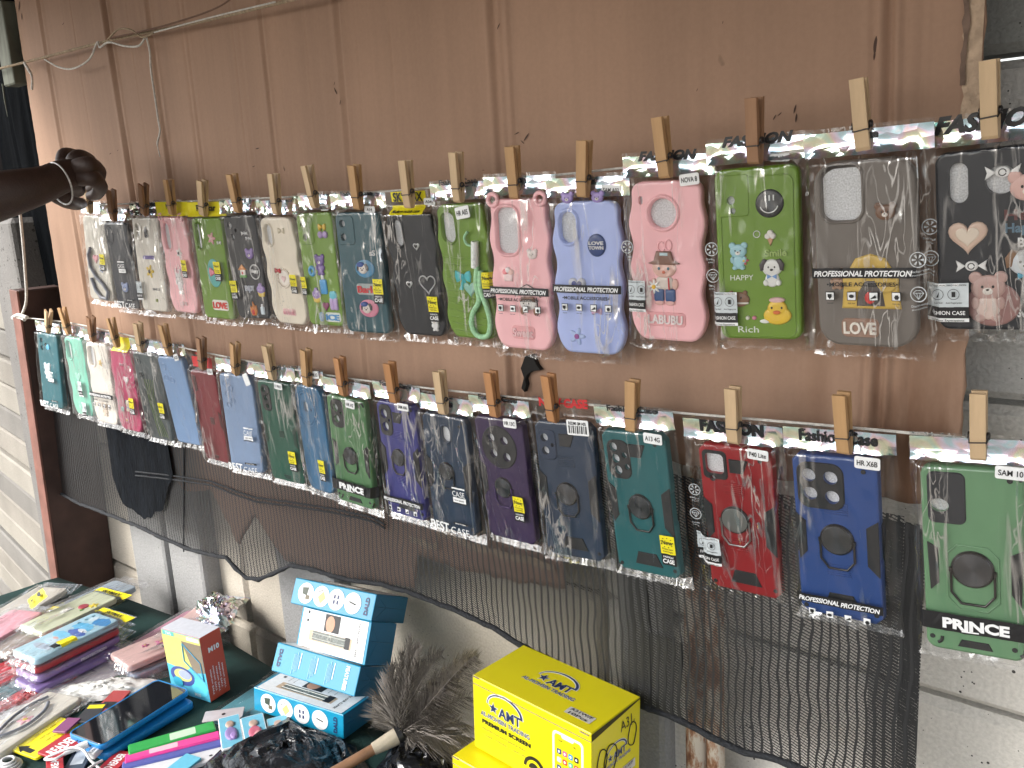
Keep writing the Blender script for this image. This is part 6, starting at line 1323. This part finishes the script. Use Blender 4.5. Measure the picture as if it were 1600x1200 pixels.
def crumple(label, name, pl, z0, hgt, m, amp=.006, seed=0, cat='bag', fr=40, rings=12, single=True):
    P = [atz(x, y, z0) for x, y in pl]; Q = []
    for i in range(len(P)):
        for j in range(6): Q.append(P[i].lerp(P[(i+1) % len(P)], j/6))
    c_ = sum(Q, Vector())/len(Q); L = []; n = len(Q)
    for k in range(rings+1):
        f = 1-k/rings*.97; up = hgt*(1-f**2.2)**.6
        L.append([tuple(c_+(q-c_)*f+Vector((amp*fnoise(q.x*fr, q.y*fr, k*.7+seed), amp*fnoise(q.x*fr+9, q.y*fr, k*.7+seed), up+(amp*1.6*(abs(fnoise(q.x*fr*.7+f*4, q.y*fr*.7, seed+5+k*.35))-.2) if k else .001)))) for q in Q])
    b = MB(); b.loops(L[::1], m, True); b.add(L[-1], [tuple(range(n))], m, True)
    a = sum(((Vector(L[0][(i+1) % n])-c_).cross(Vector(L[0][i])-c_)).z for i in range(n))
    o = b.build(name); return tag(o, label, cat)
crumple('crumpled silver foil header standing behind the M10 box', 'foil_header', [(306, 955), (318, 942), (330, 948), (340, 932), (372, 945), (368, 975), (345, 985), (320, 972)], .702, .022, FOIL, .012, 3, 'foil', 50)
BAG = mat('black_polythene', (.010, .011, .014), .22, var=.3, vscale=20, bump=.006, bscale=35, spec=.6)
crumple('shiny crumpled black plastic bag at the bottom between sleeves and duster', 'plastic_bag', [(300, 1215), (335, 1180), (385, 1152), (430, 1136), (452, 1118), (478, 1140), (520, 1158), (560, 1172), (590, 1225), (560, 1290), (330, 1290)], .687, .024, BAG, .009, 11, 'bag', 13, 22)
crumple('black plastic bag behind the duster handle by the yellow cartons', 'plastic_bag', [(610, 1180), (640, 1160), (690, 1168), (720, 1200), (730, 1270), (600, 1280), (585, 1220)], .687, .04, BAG, .012, 4, 'bag', 14, 18)
MILK = mat('milky_polythene', (.62, .62, .60), .3, var=.12, vscale=20, bump=.005, bscale=50)
crumple('long white plastic sleeve lying across the middle of the table', 'plastic_sleeve', [(62, 1098), (100, 1078), (160, 1066), (215, 1060), (252, 1064), (228, 1082), (160, 1094), (95, 1104)], .688, .014, MILK, .006, 2, 'sleeve', 45)
crumple('small clear sleeve with a red end at the left of the table', 'plastic_sleeve', [(14, 1098), (40, 1086), (66, 1076), (72, 1086), (50, 1098), (22, 1108)], .688, .010, mat('red_polythene', (.45, .05, .06), .3, bump=.004, bscale=60), .004, 6, 'sleeve', 50)
p = flat('milky clear phone case with a grey strap and pink charm at the bottom left corner', (-62, 1150), (-5, 1200), (150, 1092), .700, mat('milky_case', (.5, .48, .43), .35)); 
b = MB(); b.tube(smooth([(*p.F(u, v), .004) for u, v in ((.30, .12), (.2, .3), (.25, .55), (.5, .8), (.75, .6), (.7, .35), (.5, .2))]), .0028, plastic((.16, .17, .20)), 7); p.part(b, 'strap'); p.charm(c_flower, .5, .48, .026, c=(.70, .35, .42)); p.mkbag(film=FILM2)
crumple('empty clear pouch on the cloth left of the small red-ended sleeve', 'plastic_sleeve', [(-20, 1090), (10, 1080), (30, 1098), (28, 1120), (-10, 1130)], .688, .010, FILM2, .005, 12, 'sleeve', 45)
crumple('crinkled clear pouch between the M10 box and the phone', 'plastic_sleeve', [(215, 1040), (252, 1034), (268, 1056), (240, 1066), (212, 1058)], .688, .010, FILM2, .005, 14, 'sleeve', 45)
for k, (a, b_, c_, z, col, lab) in enumerate((
  ((-40, 962), (20, 985), (105, 932), .708, (.50, .47, .42), 'beige phone case in a loose bag under the yellow header card'),
  ((60, 952), (112, 968), (196, 930), .700, (.30, .36, .42), 'slate blue phone case in a clear bag at the back edge of the table'),
  ((-95, 1005), (-35, 1030), (40, 985), .722, (.62, .30, .36), 'pink phone case on the left stack cut by the picture edge'),
  ((60, 1078), (92, 1092), (190, 1048), .688, (.45, .42, .46), 'pale lilac phone case under the long white plastic sleeve'),
  ((330, 1128), (362, 1140), (430, 1092), .687, (.12, .35, .42), 'sea green phone case behind the light blue toy cards'),
  ((-70, 1098), (-22, 1132), (62, 1092), .693, (.55, .05, .06), 'red phone case under the clear pouches at the left edge'),
  ((-60, 1125), (-20, 1160), (80, 1120), .690, (.60, .60, .62), 'white phone case in a bag under the strap case'),
  ((196, 1010), (236, 1024), (300, 985), .690, (.50, .20, .30), 'rose phone case at the bottom of the small pile by the M10 box'),
  ((88, 1092), (118, 1110), (190, 1070), .687, (.10, .16, .12), 'dark green phone case peeping out behind the smartphone'))):
    p = flat(lab, a, b_, c_, z, col); p.mkbag(film=FILM2 if k % 2 else None)
# phone in blue cover on a second cover
SCR = mat('phone_screen', (.008, .009, .012), .05, var=0., coat=.6); PB_ = plastic((.010, .20, .52), .35)
M, _, _ = flatM((107, 1143), (155, 1169), (299, 1077), .7135, .165)
r0 = empty('smartphone', M, 'smartphone in a bright blue cover with a dark glossy screen', 'smartphone'); w, h = .080, .165
b = MB(); P = rr(0, -h/2, w, h, .011, 6); b.loops([[(x, y, -.0105) for x, y in inset(P, .003)], [(x, y, -.008) for x, y in P], [(x, y, -.001) for x, y in P], [(x, y, .0004) for x, y in inset(P, .0012)], [(x, y, -.0004) for x, y in inset(P, .0026)]], PB_, True); b.poly(inset(P, .002), -.0007, BLK)
for k in range(6): b.box((.006*(k-3)+.003, -h-.0001, -.0055), (.0022, .0008, .0022), BLK)
b.box((0, -h-.0001, -.0055), (.009, .0010, .003), BLK); b.box((w/2, -.055, -.005), (.0012, .018, .003), PB_, .0004); b.box((w/2, -.085, -.005), (.0012, .010, .003), PB_, .0004)
b.build('cover', r0); b = MB(); b.plate(inset(P, .0034), -.0012, -.0002, SCR, bev=.0004); b.build('screen', r0)
M, _, _ = flatM((118, 1152), (166, 1182), (302, 1100), .7000, .160); M = M @ Matrix.Rotation(.03, 4, 'Y')
r0 = empty('phone_cover', M, 'plain bright blue phone cover lying under the smartphone', 'phone cover'); b = MB(); P = rr(0, -h/2, .078, .16, .011, 6)
b.loops([[(x, y, -.0125) for x, y in inset(P, .003)], [(x, y, -.010) for x, y in P], [(x, y, -.003) for x, y in P], [(x, y, 0) for x, y in inset(P, .002)]], PB_, True); b.poly(inset(P, .002), 0, PB_); b.build('cover', r0)
# flat cards and slim packets
def slab(name, label, a, b_, c_, z, t, m, cat, text=None, tm=None, extra=None, bev=.0006, group=None, wmin=.008):
    A, B_, C_ = (atz(*q, z) for q in (a, b_, c_)); Y = (C_-B_); L = Y.length; Y.normalize(); X = Vector((Y.y, -Y.x, 0)); w = max(wmin, abs((B_-A).dot(X)))
    mid = (A+B_)/2+Y*L/2; M = Matrix(((X.x, Y.x, 0, mid.x), (X.y, Y.y, 0, mid.y), (0, 0, 1, z), (0, 0, 0, 1)))
    b = MB(); b.plate(rr(0, 0, w, L, min(w, L)*.08, 3), -t, 0, m, bev=bev)
    if text: b.text(text, 0, 0, w*.42, tm or WHT, .0003, w=L*.8, ang=pi/2, bold=.03)
    if extra: extra(b, w, L)
    o = b.build(name); o.matrix_world = M; return tag(o, label, cat, group)
CRED = ink((.40, .02, .03))
def ycard(b, w, L):
    b.poly([(-w*.3, -L*.40), (-w*.05, -L*.30), (-w*.05, -L*.35), (w*.2, -L*.35), (w*.2, -L*.45), (-w*.05, -L*.45), (-w*.05, -L*.50)][::-1], .0003, BLK)
    for k in range(4): b.text('FAST DATA CABLE', -w*.3+w*.2*k, L*.1, w*.07, ink((.35, .28, .01)), .0003, w=L*.4, ang=pi/2)
slab('cable_packet', 'yellow cable packet with a black arrow at the bottom left', (22, 1162), (46, 1192), (128, 1140), .694, .004, YEL, 'packet', extra=ycard)
slab('card_reader_packet', 'red packet left of the white plug under the phone', (62, 1172), (84, 1190), (132, 1158), .698, .003, CRED, 'packet', 'READER')
slab('card_reader_packet', 'narrow red READER packet standing lowest at the bottom left', (72, 1205), (100, 1205), (98, 1168), .697, .003, CRED, 'packet', 'READER')
slab('card_reader_packet', 'dark red READER packet right of the cable at the bottom edge', (140, 1212), (162, 1222), (208, 1178), .693, .003, CRED, 'packet', 'CARD READER')
slab('memory_card', 'purple and silver memory card packet touching the phone', (86, 1138), (98, 1148), (122, 1126), .702, .003, ink((.22, .06, .16)), 'packet')
slab('memory_card', 'small black packet with a yellow corner behind the phone', (120, 1122), (140, 1134), (165, 1104), .700, .003, ink((.03, .03, .035)), 'packet', extra=lambda b, w, L: b.poly(rect(0, L*.3, w*.8, L*.2), .0003, YEL))
slab('memory_card', 'small red and black packet behind the middle of the phone', (150, 1106), (168, 1118), (200, 1084), .699, .003, ink((.35, .05, .05)), 'packet', extra=lambda b, w, L: b.poly(rect(0, -L*.2, w*.7, L*.3), .0003, BLK))
slab('memory_card', 'dark glassy packet between the red packets and the white plug', (100, 1200), (125, 1212), (148, 1168), .691, .003, ink((.05, .07, .10)), 'packet', extra=lambda b, w, L: b.poly(rect(0, 0, w*.6, L*.5), .0003, ink((.5, .55, .6))))
slab('cable_packet', 'slim green packet on top of the row right of the phone', (199, 1163), (201, 1178), (338, 1139), .703, .008, ink((.02, .32, .06)), 'packet', extra=lambda b, w, L: b.poly(rr(0, L*.12, w*.7, L*.3, .002), .0003, ink((.5, .65, .5))), bev=.002, wmin=.014)
slab('cable_packet', 'slim hot pink packet below the green one', (194, 1178), (196, 1190), (345, 1152), .701, .008, ink((.70, .05, .28)), 'packet', extra=lambda b, w, L: b.poly(rr(0, -L*.1, w*.6, L*.3, .002), .0003, ink((.75, .45, .55))), bev=.002, wmin=.013)
slab('cable_packet', 'slim blue-violet packet below the pink one', (190, 1190), (191, 1201), (350, 1163), .698, .007, ink((.08, .10, .35)), 'packet', bev=.0015, wmin=.012)
slab('cable_packet', 'white packet with black marks beside the black bag', (188, 1200), (192, 1228), (356, 1180), .695, .006, ink((.62, .62, .65)), 'packet', extra=lambda b, w, L: [b.poly(rect(w*.25, L*(.35-.25*k), w*.08, L*.03), .0003, BLK) for k in range(3)], bev=.0015, wmin=.025)
slab('toy_card', 'light blue card poking out at the bottom beside the white packet', (245, 1212), (262, 1225), (312, 1186), .699, .003, ink((.12, .45, .62)), 'card', wmin=.03)
def toy(q1, q2):
    def f(b, w, L):
        b.poly(rect(0, 0, w*.92, L*.96), .0002, ink((.16, .45, .60))); b.dome(circ(0, -L*.1, w*.28, L*.2, 14), .0003, .003, ink(q1)); b.dome(circ(0, L*.2, w*.2, L*.1, 12), .0003, .003, ink((.45, .32, .26))); b.dome(circ(w*.1, -L*.2, w*.16, L*.1, 10), .0004, .004, ink(q2))
    return f
slab('toy_card', 'light blue toy card with a purple figure in the clear sleeve, left of its neighbour', (346, 1170), (382, 1164), (374, 1116), .704, .003, WHT, 'card', extra=toy((.25, .18, .40), (.3, .2, .45)))
slab('toy_card', 'light blue toy card with a pink figure in the clear sleeve', (384, 1168), (422, 1160), (411, 1114), .705, .003, WHT, 'card', extra=toy((.50, .12, .18), (.6, .3, .3)))
slab('toy_card', 'light blue toy card half covered by the top of the black bag', (424, 1162), (458, 1154), (448, 1116), .702, .003, WHT, 'card', extra=toy((.3, .5, .6), (.6, .6, .55)))
slab('sleeve_header', 'greyish clear sleeve header with a round hole above the toy cards', (318, 1128), (318, 1112), (380, 1104), .696, .001, mat('clear_grey_plastic', (.5, .46, .48), .25), 'sleeve', extra=lambda b, w, L: b.poly(circ(0, 0, .003, .003, 12), .0003, BLK), wmin=.022)
# cable and plug
WP = plastic((.66, .66, .67), .35)
b = MB(); P0 = atz(138, 1162, .708); P1 = atz(118, 1170, .706); b.tube([P0, P0.lerp(P1, .5), P1], [.0055, .0058, .0048], WP, 12); P2 = atz(100, 1178, .705); b.tube([P1, P2], [.0035, .0028], WP, 10)
b.tube(smooth([P2, atz(85, 1186, .704), atz(70, 1186, .700), atz(90, 1176, .706), atz(112, 1168, .712), atz(130, 1172, .712), atz(140, 1186, .706), atz(150, 1196, .700), atz(165, 1210, .695)]), .0019, WP, 8)
b.tube(smooth([atz(160, 1188, .700), atz(145, 1196, .702), atz(125, 1212, .700)]), .0019, WP, 8)
o = b.build('charging_cable'); tag(o, 'white charging cable with a thick white plug at the end of the phone', 'cable')
b = MB(); b.box((0, 0, 0), (.014, .020, .010), WP, .002); b.box((0, .013, 0), (.010, .008, .004), SILVER, .0006); b.text('USB', 0, -.002, .004, BLK, .0052, ang=pi/2)
o = b.build('usb_plug'); o.matrix_world = Matrix.Translation(atz(148, 1176, .702)) @ Matrix.Rotation(.5, 4, 'Z'); tag(o, 'small white square plug tucked under the end of the blue cover', 'plug')
b = MB()
for k in range(4): r_ = .016-.0026*k; b.tube([(r_*1.2*cos(t), r_*sin(t), .003*k) for t in [i*pi/12 for i in range(25)]], .0018, WP, 7)
o = b.build('coiled_cable'); o.location = atz(14, 1196, .690); tag(o, 'coiled white cable in the bottom left corner', 'cable')
# feather duster
WOODH = mat('duster_handle_wood', (.22, .115, .06), .5, var=.2, vscale=30, bump=.0004, bscale=200, stretch=(1, 1, 1))
r0 = empty('feather_duster', Matrix.Translation(atz(560, 1180, .72)), 'grey-brown feather duster with a wooden handle leaning by the yellow cartons', 'duster')
def loc(p_): return Vector(p_)-r0.matrix_world.translation
H0, H1, H2 = atz(490, 1225, .70), atz(588, 1168, .725), atz(628, 1146, .735)
b = MB(); b.tube([loc(H0), loc(H0.lerp(H1, .5)), loc(H1)], .0075, WOODH, 12); b.build('handle', r0)
b = MB(); b.tube([loc(H1.lerp(H0, .05)), loc(H1.lerp(H2, .5)), loc(H2)], [.0085, .011, .0125], mat('cream_tape', (.40, .35, .27), .7, bump=.001, bscale=150), 12); b.tube([loc(H2.lerp(H1, .2)), loc(H2)], [.0135, .0135], BLK, 12); b.build('ferrule', r0)
FE = [mat('feather_%d' % i, c_, .9, var=.3, vscale=100) for i, c_ in enumerate(((.20, .18, .16), (.28, .25, .225), (.13, .115, .10)))]
rnd = random.Random(5)
tips = [(640, 995, .83), (655, 1010, .82), (628, 1020, .81), (690, 1020, .82), (742, 1020, .83), (746, 1026, .82), (700, 1055, .80), (605, 1060, .79), (590, 1090, .77), (588, 1120, .75), (600, 1105, .76), (735, 1085, .78), (730, 1130, .745), (720, 1165, .72), (700, 1190, .71), (660, 1040, .83), (670, 1090, .80), (612, 1040, .80), (735, 1150, .74), (705, 1110, .77), (650, 1180, .71), (675, 1190, .70), (636, 1060, .82), (715, 1065, .80)]
for ti, (px, py, z) in enumerate(tips):
    tip = atz(px, py, z)
    if tip.y > -.05: v = ray(px, py); tip = EYE+v*((-.055-.003*(ti % 5)-EYE.y)/v.y)
    base = H2+Vector((rnd.uniform(-.006, .006), rnd.uniform(-.006, .006), rnd.uniform(-.004, .006))); L = (tip-base).length
    bend = Vector((rnd.uniform(-.03, .03), rnd.uniform(-.02, .02), .02+rnd.uniform(0, .03)))*L*3; b = MB(); m = FE[ti % 3]
    def quill(t): return base.lerp(tip, t)+bend*(t*(1-t))+Vector((0, 0, -.25*L))*max(0, t-.8)**2*2
    pts = [quill(i/14) for i in range(15)]; b.tube([loc(q) for q in pts], [.0011*(1-i/16) for i in range(15)], FE[2], 4)
    nb = int(160+1100*L)
    for k in range(nb):
        t = .06+.94*k/nb; q = quill(t); tg = (quill(min(1, t+.02))-quill(t-.02)).normalized()
        side = Vector((rnd.gauss(0, 1), rnd.gauss(0, 1), rnd.gauss(0, 1))); side = (side-tg*side.dot(tg)).normalized()
        ref = tg.cross(Vector((.6, .75, .2))).normalized(); side = (ref*(1 if k % 2 else -1)*1.3+side*.6).normalized()
        bl = (.022+.020*sin(pi*min(1, t*1.1)))*rnd.uniform(.7, 1.2)*(1 if t < .9 else .7); d1 = (side*1.0+tg*.8).normalized(); d2 = (side*.6+tg*1.0+Vector((0, 0, -.35))).normalized()
        wd = side.cross(tg).normalized()*.00045; a0 = q; a1 = q+d1*bl*.5; a2 = a1+d2*bl*.5
        b.add([loc(a0-wd), loc(a0+wd), loc(a1+wd*.9), loc(a1-wd*.9), loc(a2)], [(0, 1, 2, 3), (3, 2, 4)], m)
    b.build('feather', r0)
b = MB(); b.tube([(0, -.02, 0), (0, .02, 0)], .011, WP, 16); b.tube([(0, .0201, 0), (0, .0203, 0)], .0085, ink((.2, .2, .2)), 16)
o = b.build('white_tube'); o.matrix_world = Matrix.Translation(atz(672, 1200, .71)) @ Matrix.Rotation(-.9, 4, 'Z'); tag(o, 'short white tube at the bottom edge left of the yellow cartons', 'tube')

# ================================================================== PERSON (arm and hand)
SKIN = mat('dark_brown_skin', (.050, .027, .021), .5, var=.15, vscale=60, bump=.0006, bscale=350)
def skinned(name, chains, parent=None, lvl=2):
    V = []; Ed = []; Rd = []
    def add(px, py, y, r_):
        p_ = at(px, py, y); V.append(tuple(p_)); Rd.append(r_*((p_-EYE).dot(CD))/FPX); return len(V)-1
    idx = {}
    for ch in chains:
        prev = None
        for q in ch:
            if isinstance(q, str): i = idx[q]
            else:
                i = add(*q[1:]) ; idx[q[0]] = i
            if prev is not None: Ed.append((prev, i))
            prev = i
    me = bpy.data.meshes.new(name); me.from_pydata(V, Ed, []); o = bpy.data.objects.new(name, me); COL.objects.link(o)
    sk = o.modifiers.new('skin', 'SKIN'); sk.use_smooth_shade = True
    for i, v in enumerate(me.skin_vertices[0].data if me.skin_vertices else []): v.radius = (Rd[i], Rd[i])
    if not me.skin_vertices: raise RuntimeError('no skin layer')
    for q_ in me.skin_vertices[0].data: q_.use_root = False
    o_ = 0
    for ch in chains:
        if not isinstance(ch[0], str): me.skin_vertices[0].data[idx[ch[0][0]]].use_root = True
    sb = o.modifiers.new('sub', 'SUBSURF'); sb.levels = lvl; sb.render_levels = lvl
    dg = bpy.context.evaluated_depsgraph_get(); m2 = bpy.data.meshes.new_from_object(o.evaluated_get(dg)); bpy.data.objects.remove(o)
    m2.materials.clear(); m2.materials.append(SKIN)
    for p_ in m2.polygons: p_.use_smooth = True
    n = bpy.data.objects.new(name, m2); COL.objects.link(n); return n
arm = skinned('person', [
 [('E', -330, 400, -.44, 52), ('E1', -150, 345, -.36, 50), ('F', -40, 315, -.30, 46), ('G', 30, 298, -.25, 37), ('W', 76, 287, -.205, 28.5), ('P', 98, 275, -.178, 30), ('P2', 114, 265, -.160, 27), ('P3', 124, 268, -.150, 22)],
 ['P2', ('q', 116, 288, -.152, 17), ('q2', 122, 300, -.135, 12)],
 [('i0', 118, 276, -.160, 17), ('i1', 147, 277, -.150, 14.5), ('i2', 158, 292, -.122, 11.5), ('i3', 152, 303, -.092, 10), ('i4', 141, 306, -.064, 8.5)],
 [('m0', 114, 266, -.162, 17), ('m1', 141, 255, -.152, 14.5), ('m2', 156, 269, -.118, 11.5), ('m3', 150, 288, -.088, 10), ('m4', 140, 296, -.074, 8)],
 [('r0', 108, 262, -.162, 16), ('r1', 123, 243, -.150, 14), ('r2', 142, 252, -.112, 11), ('r3', 141, 276, -.086, 9)],
 [('l0', 100, 262, -.162, 15), ('l1', 101, 241, -.146, 13), ('l2', 120, 243, -.108, 9.5), ('l3', 126, 262, -.086, 8.5)],
 [('t0', 84, 298, -.185, 18), ('t1', 104, 312, -.150, 15), ('t2', 119, 318, -.105, 11.5), ('t3', 129, 318, -.068, 9)]])
tag(arm, 'bare dark-skinned forearm and hand reaching in from the left to pinch a peg, thin bracelet', 'person')
b = MB(); c_ = at(93, 287, -.190); ax = (at(104, 280, -.175)-at(60, 291, -.22)).normalized(); u_ = ax.orthogonal().normalized(); v_ = ax.cross(u_); R0 = 33*((c_-EYE).dot(CD))/FPX
b.tube([tuple(c_+u_*R0*cos(t)+v_*R0*.98*sin(t)) for t in [i*2*pi/40 for i in range(41)]], .0014, mat('silver_bracelet', (.62, .62, .62), .35, metal=.8, var=.3, vscale=400, bump=.001, bscale=900), 8, cap=False)
o = b.build('bracelet'); tag(o, 'thin silvery bead bracelet around the wrist', 'bracelet')
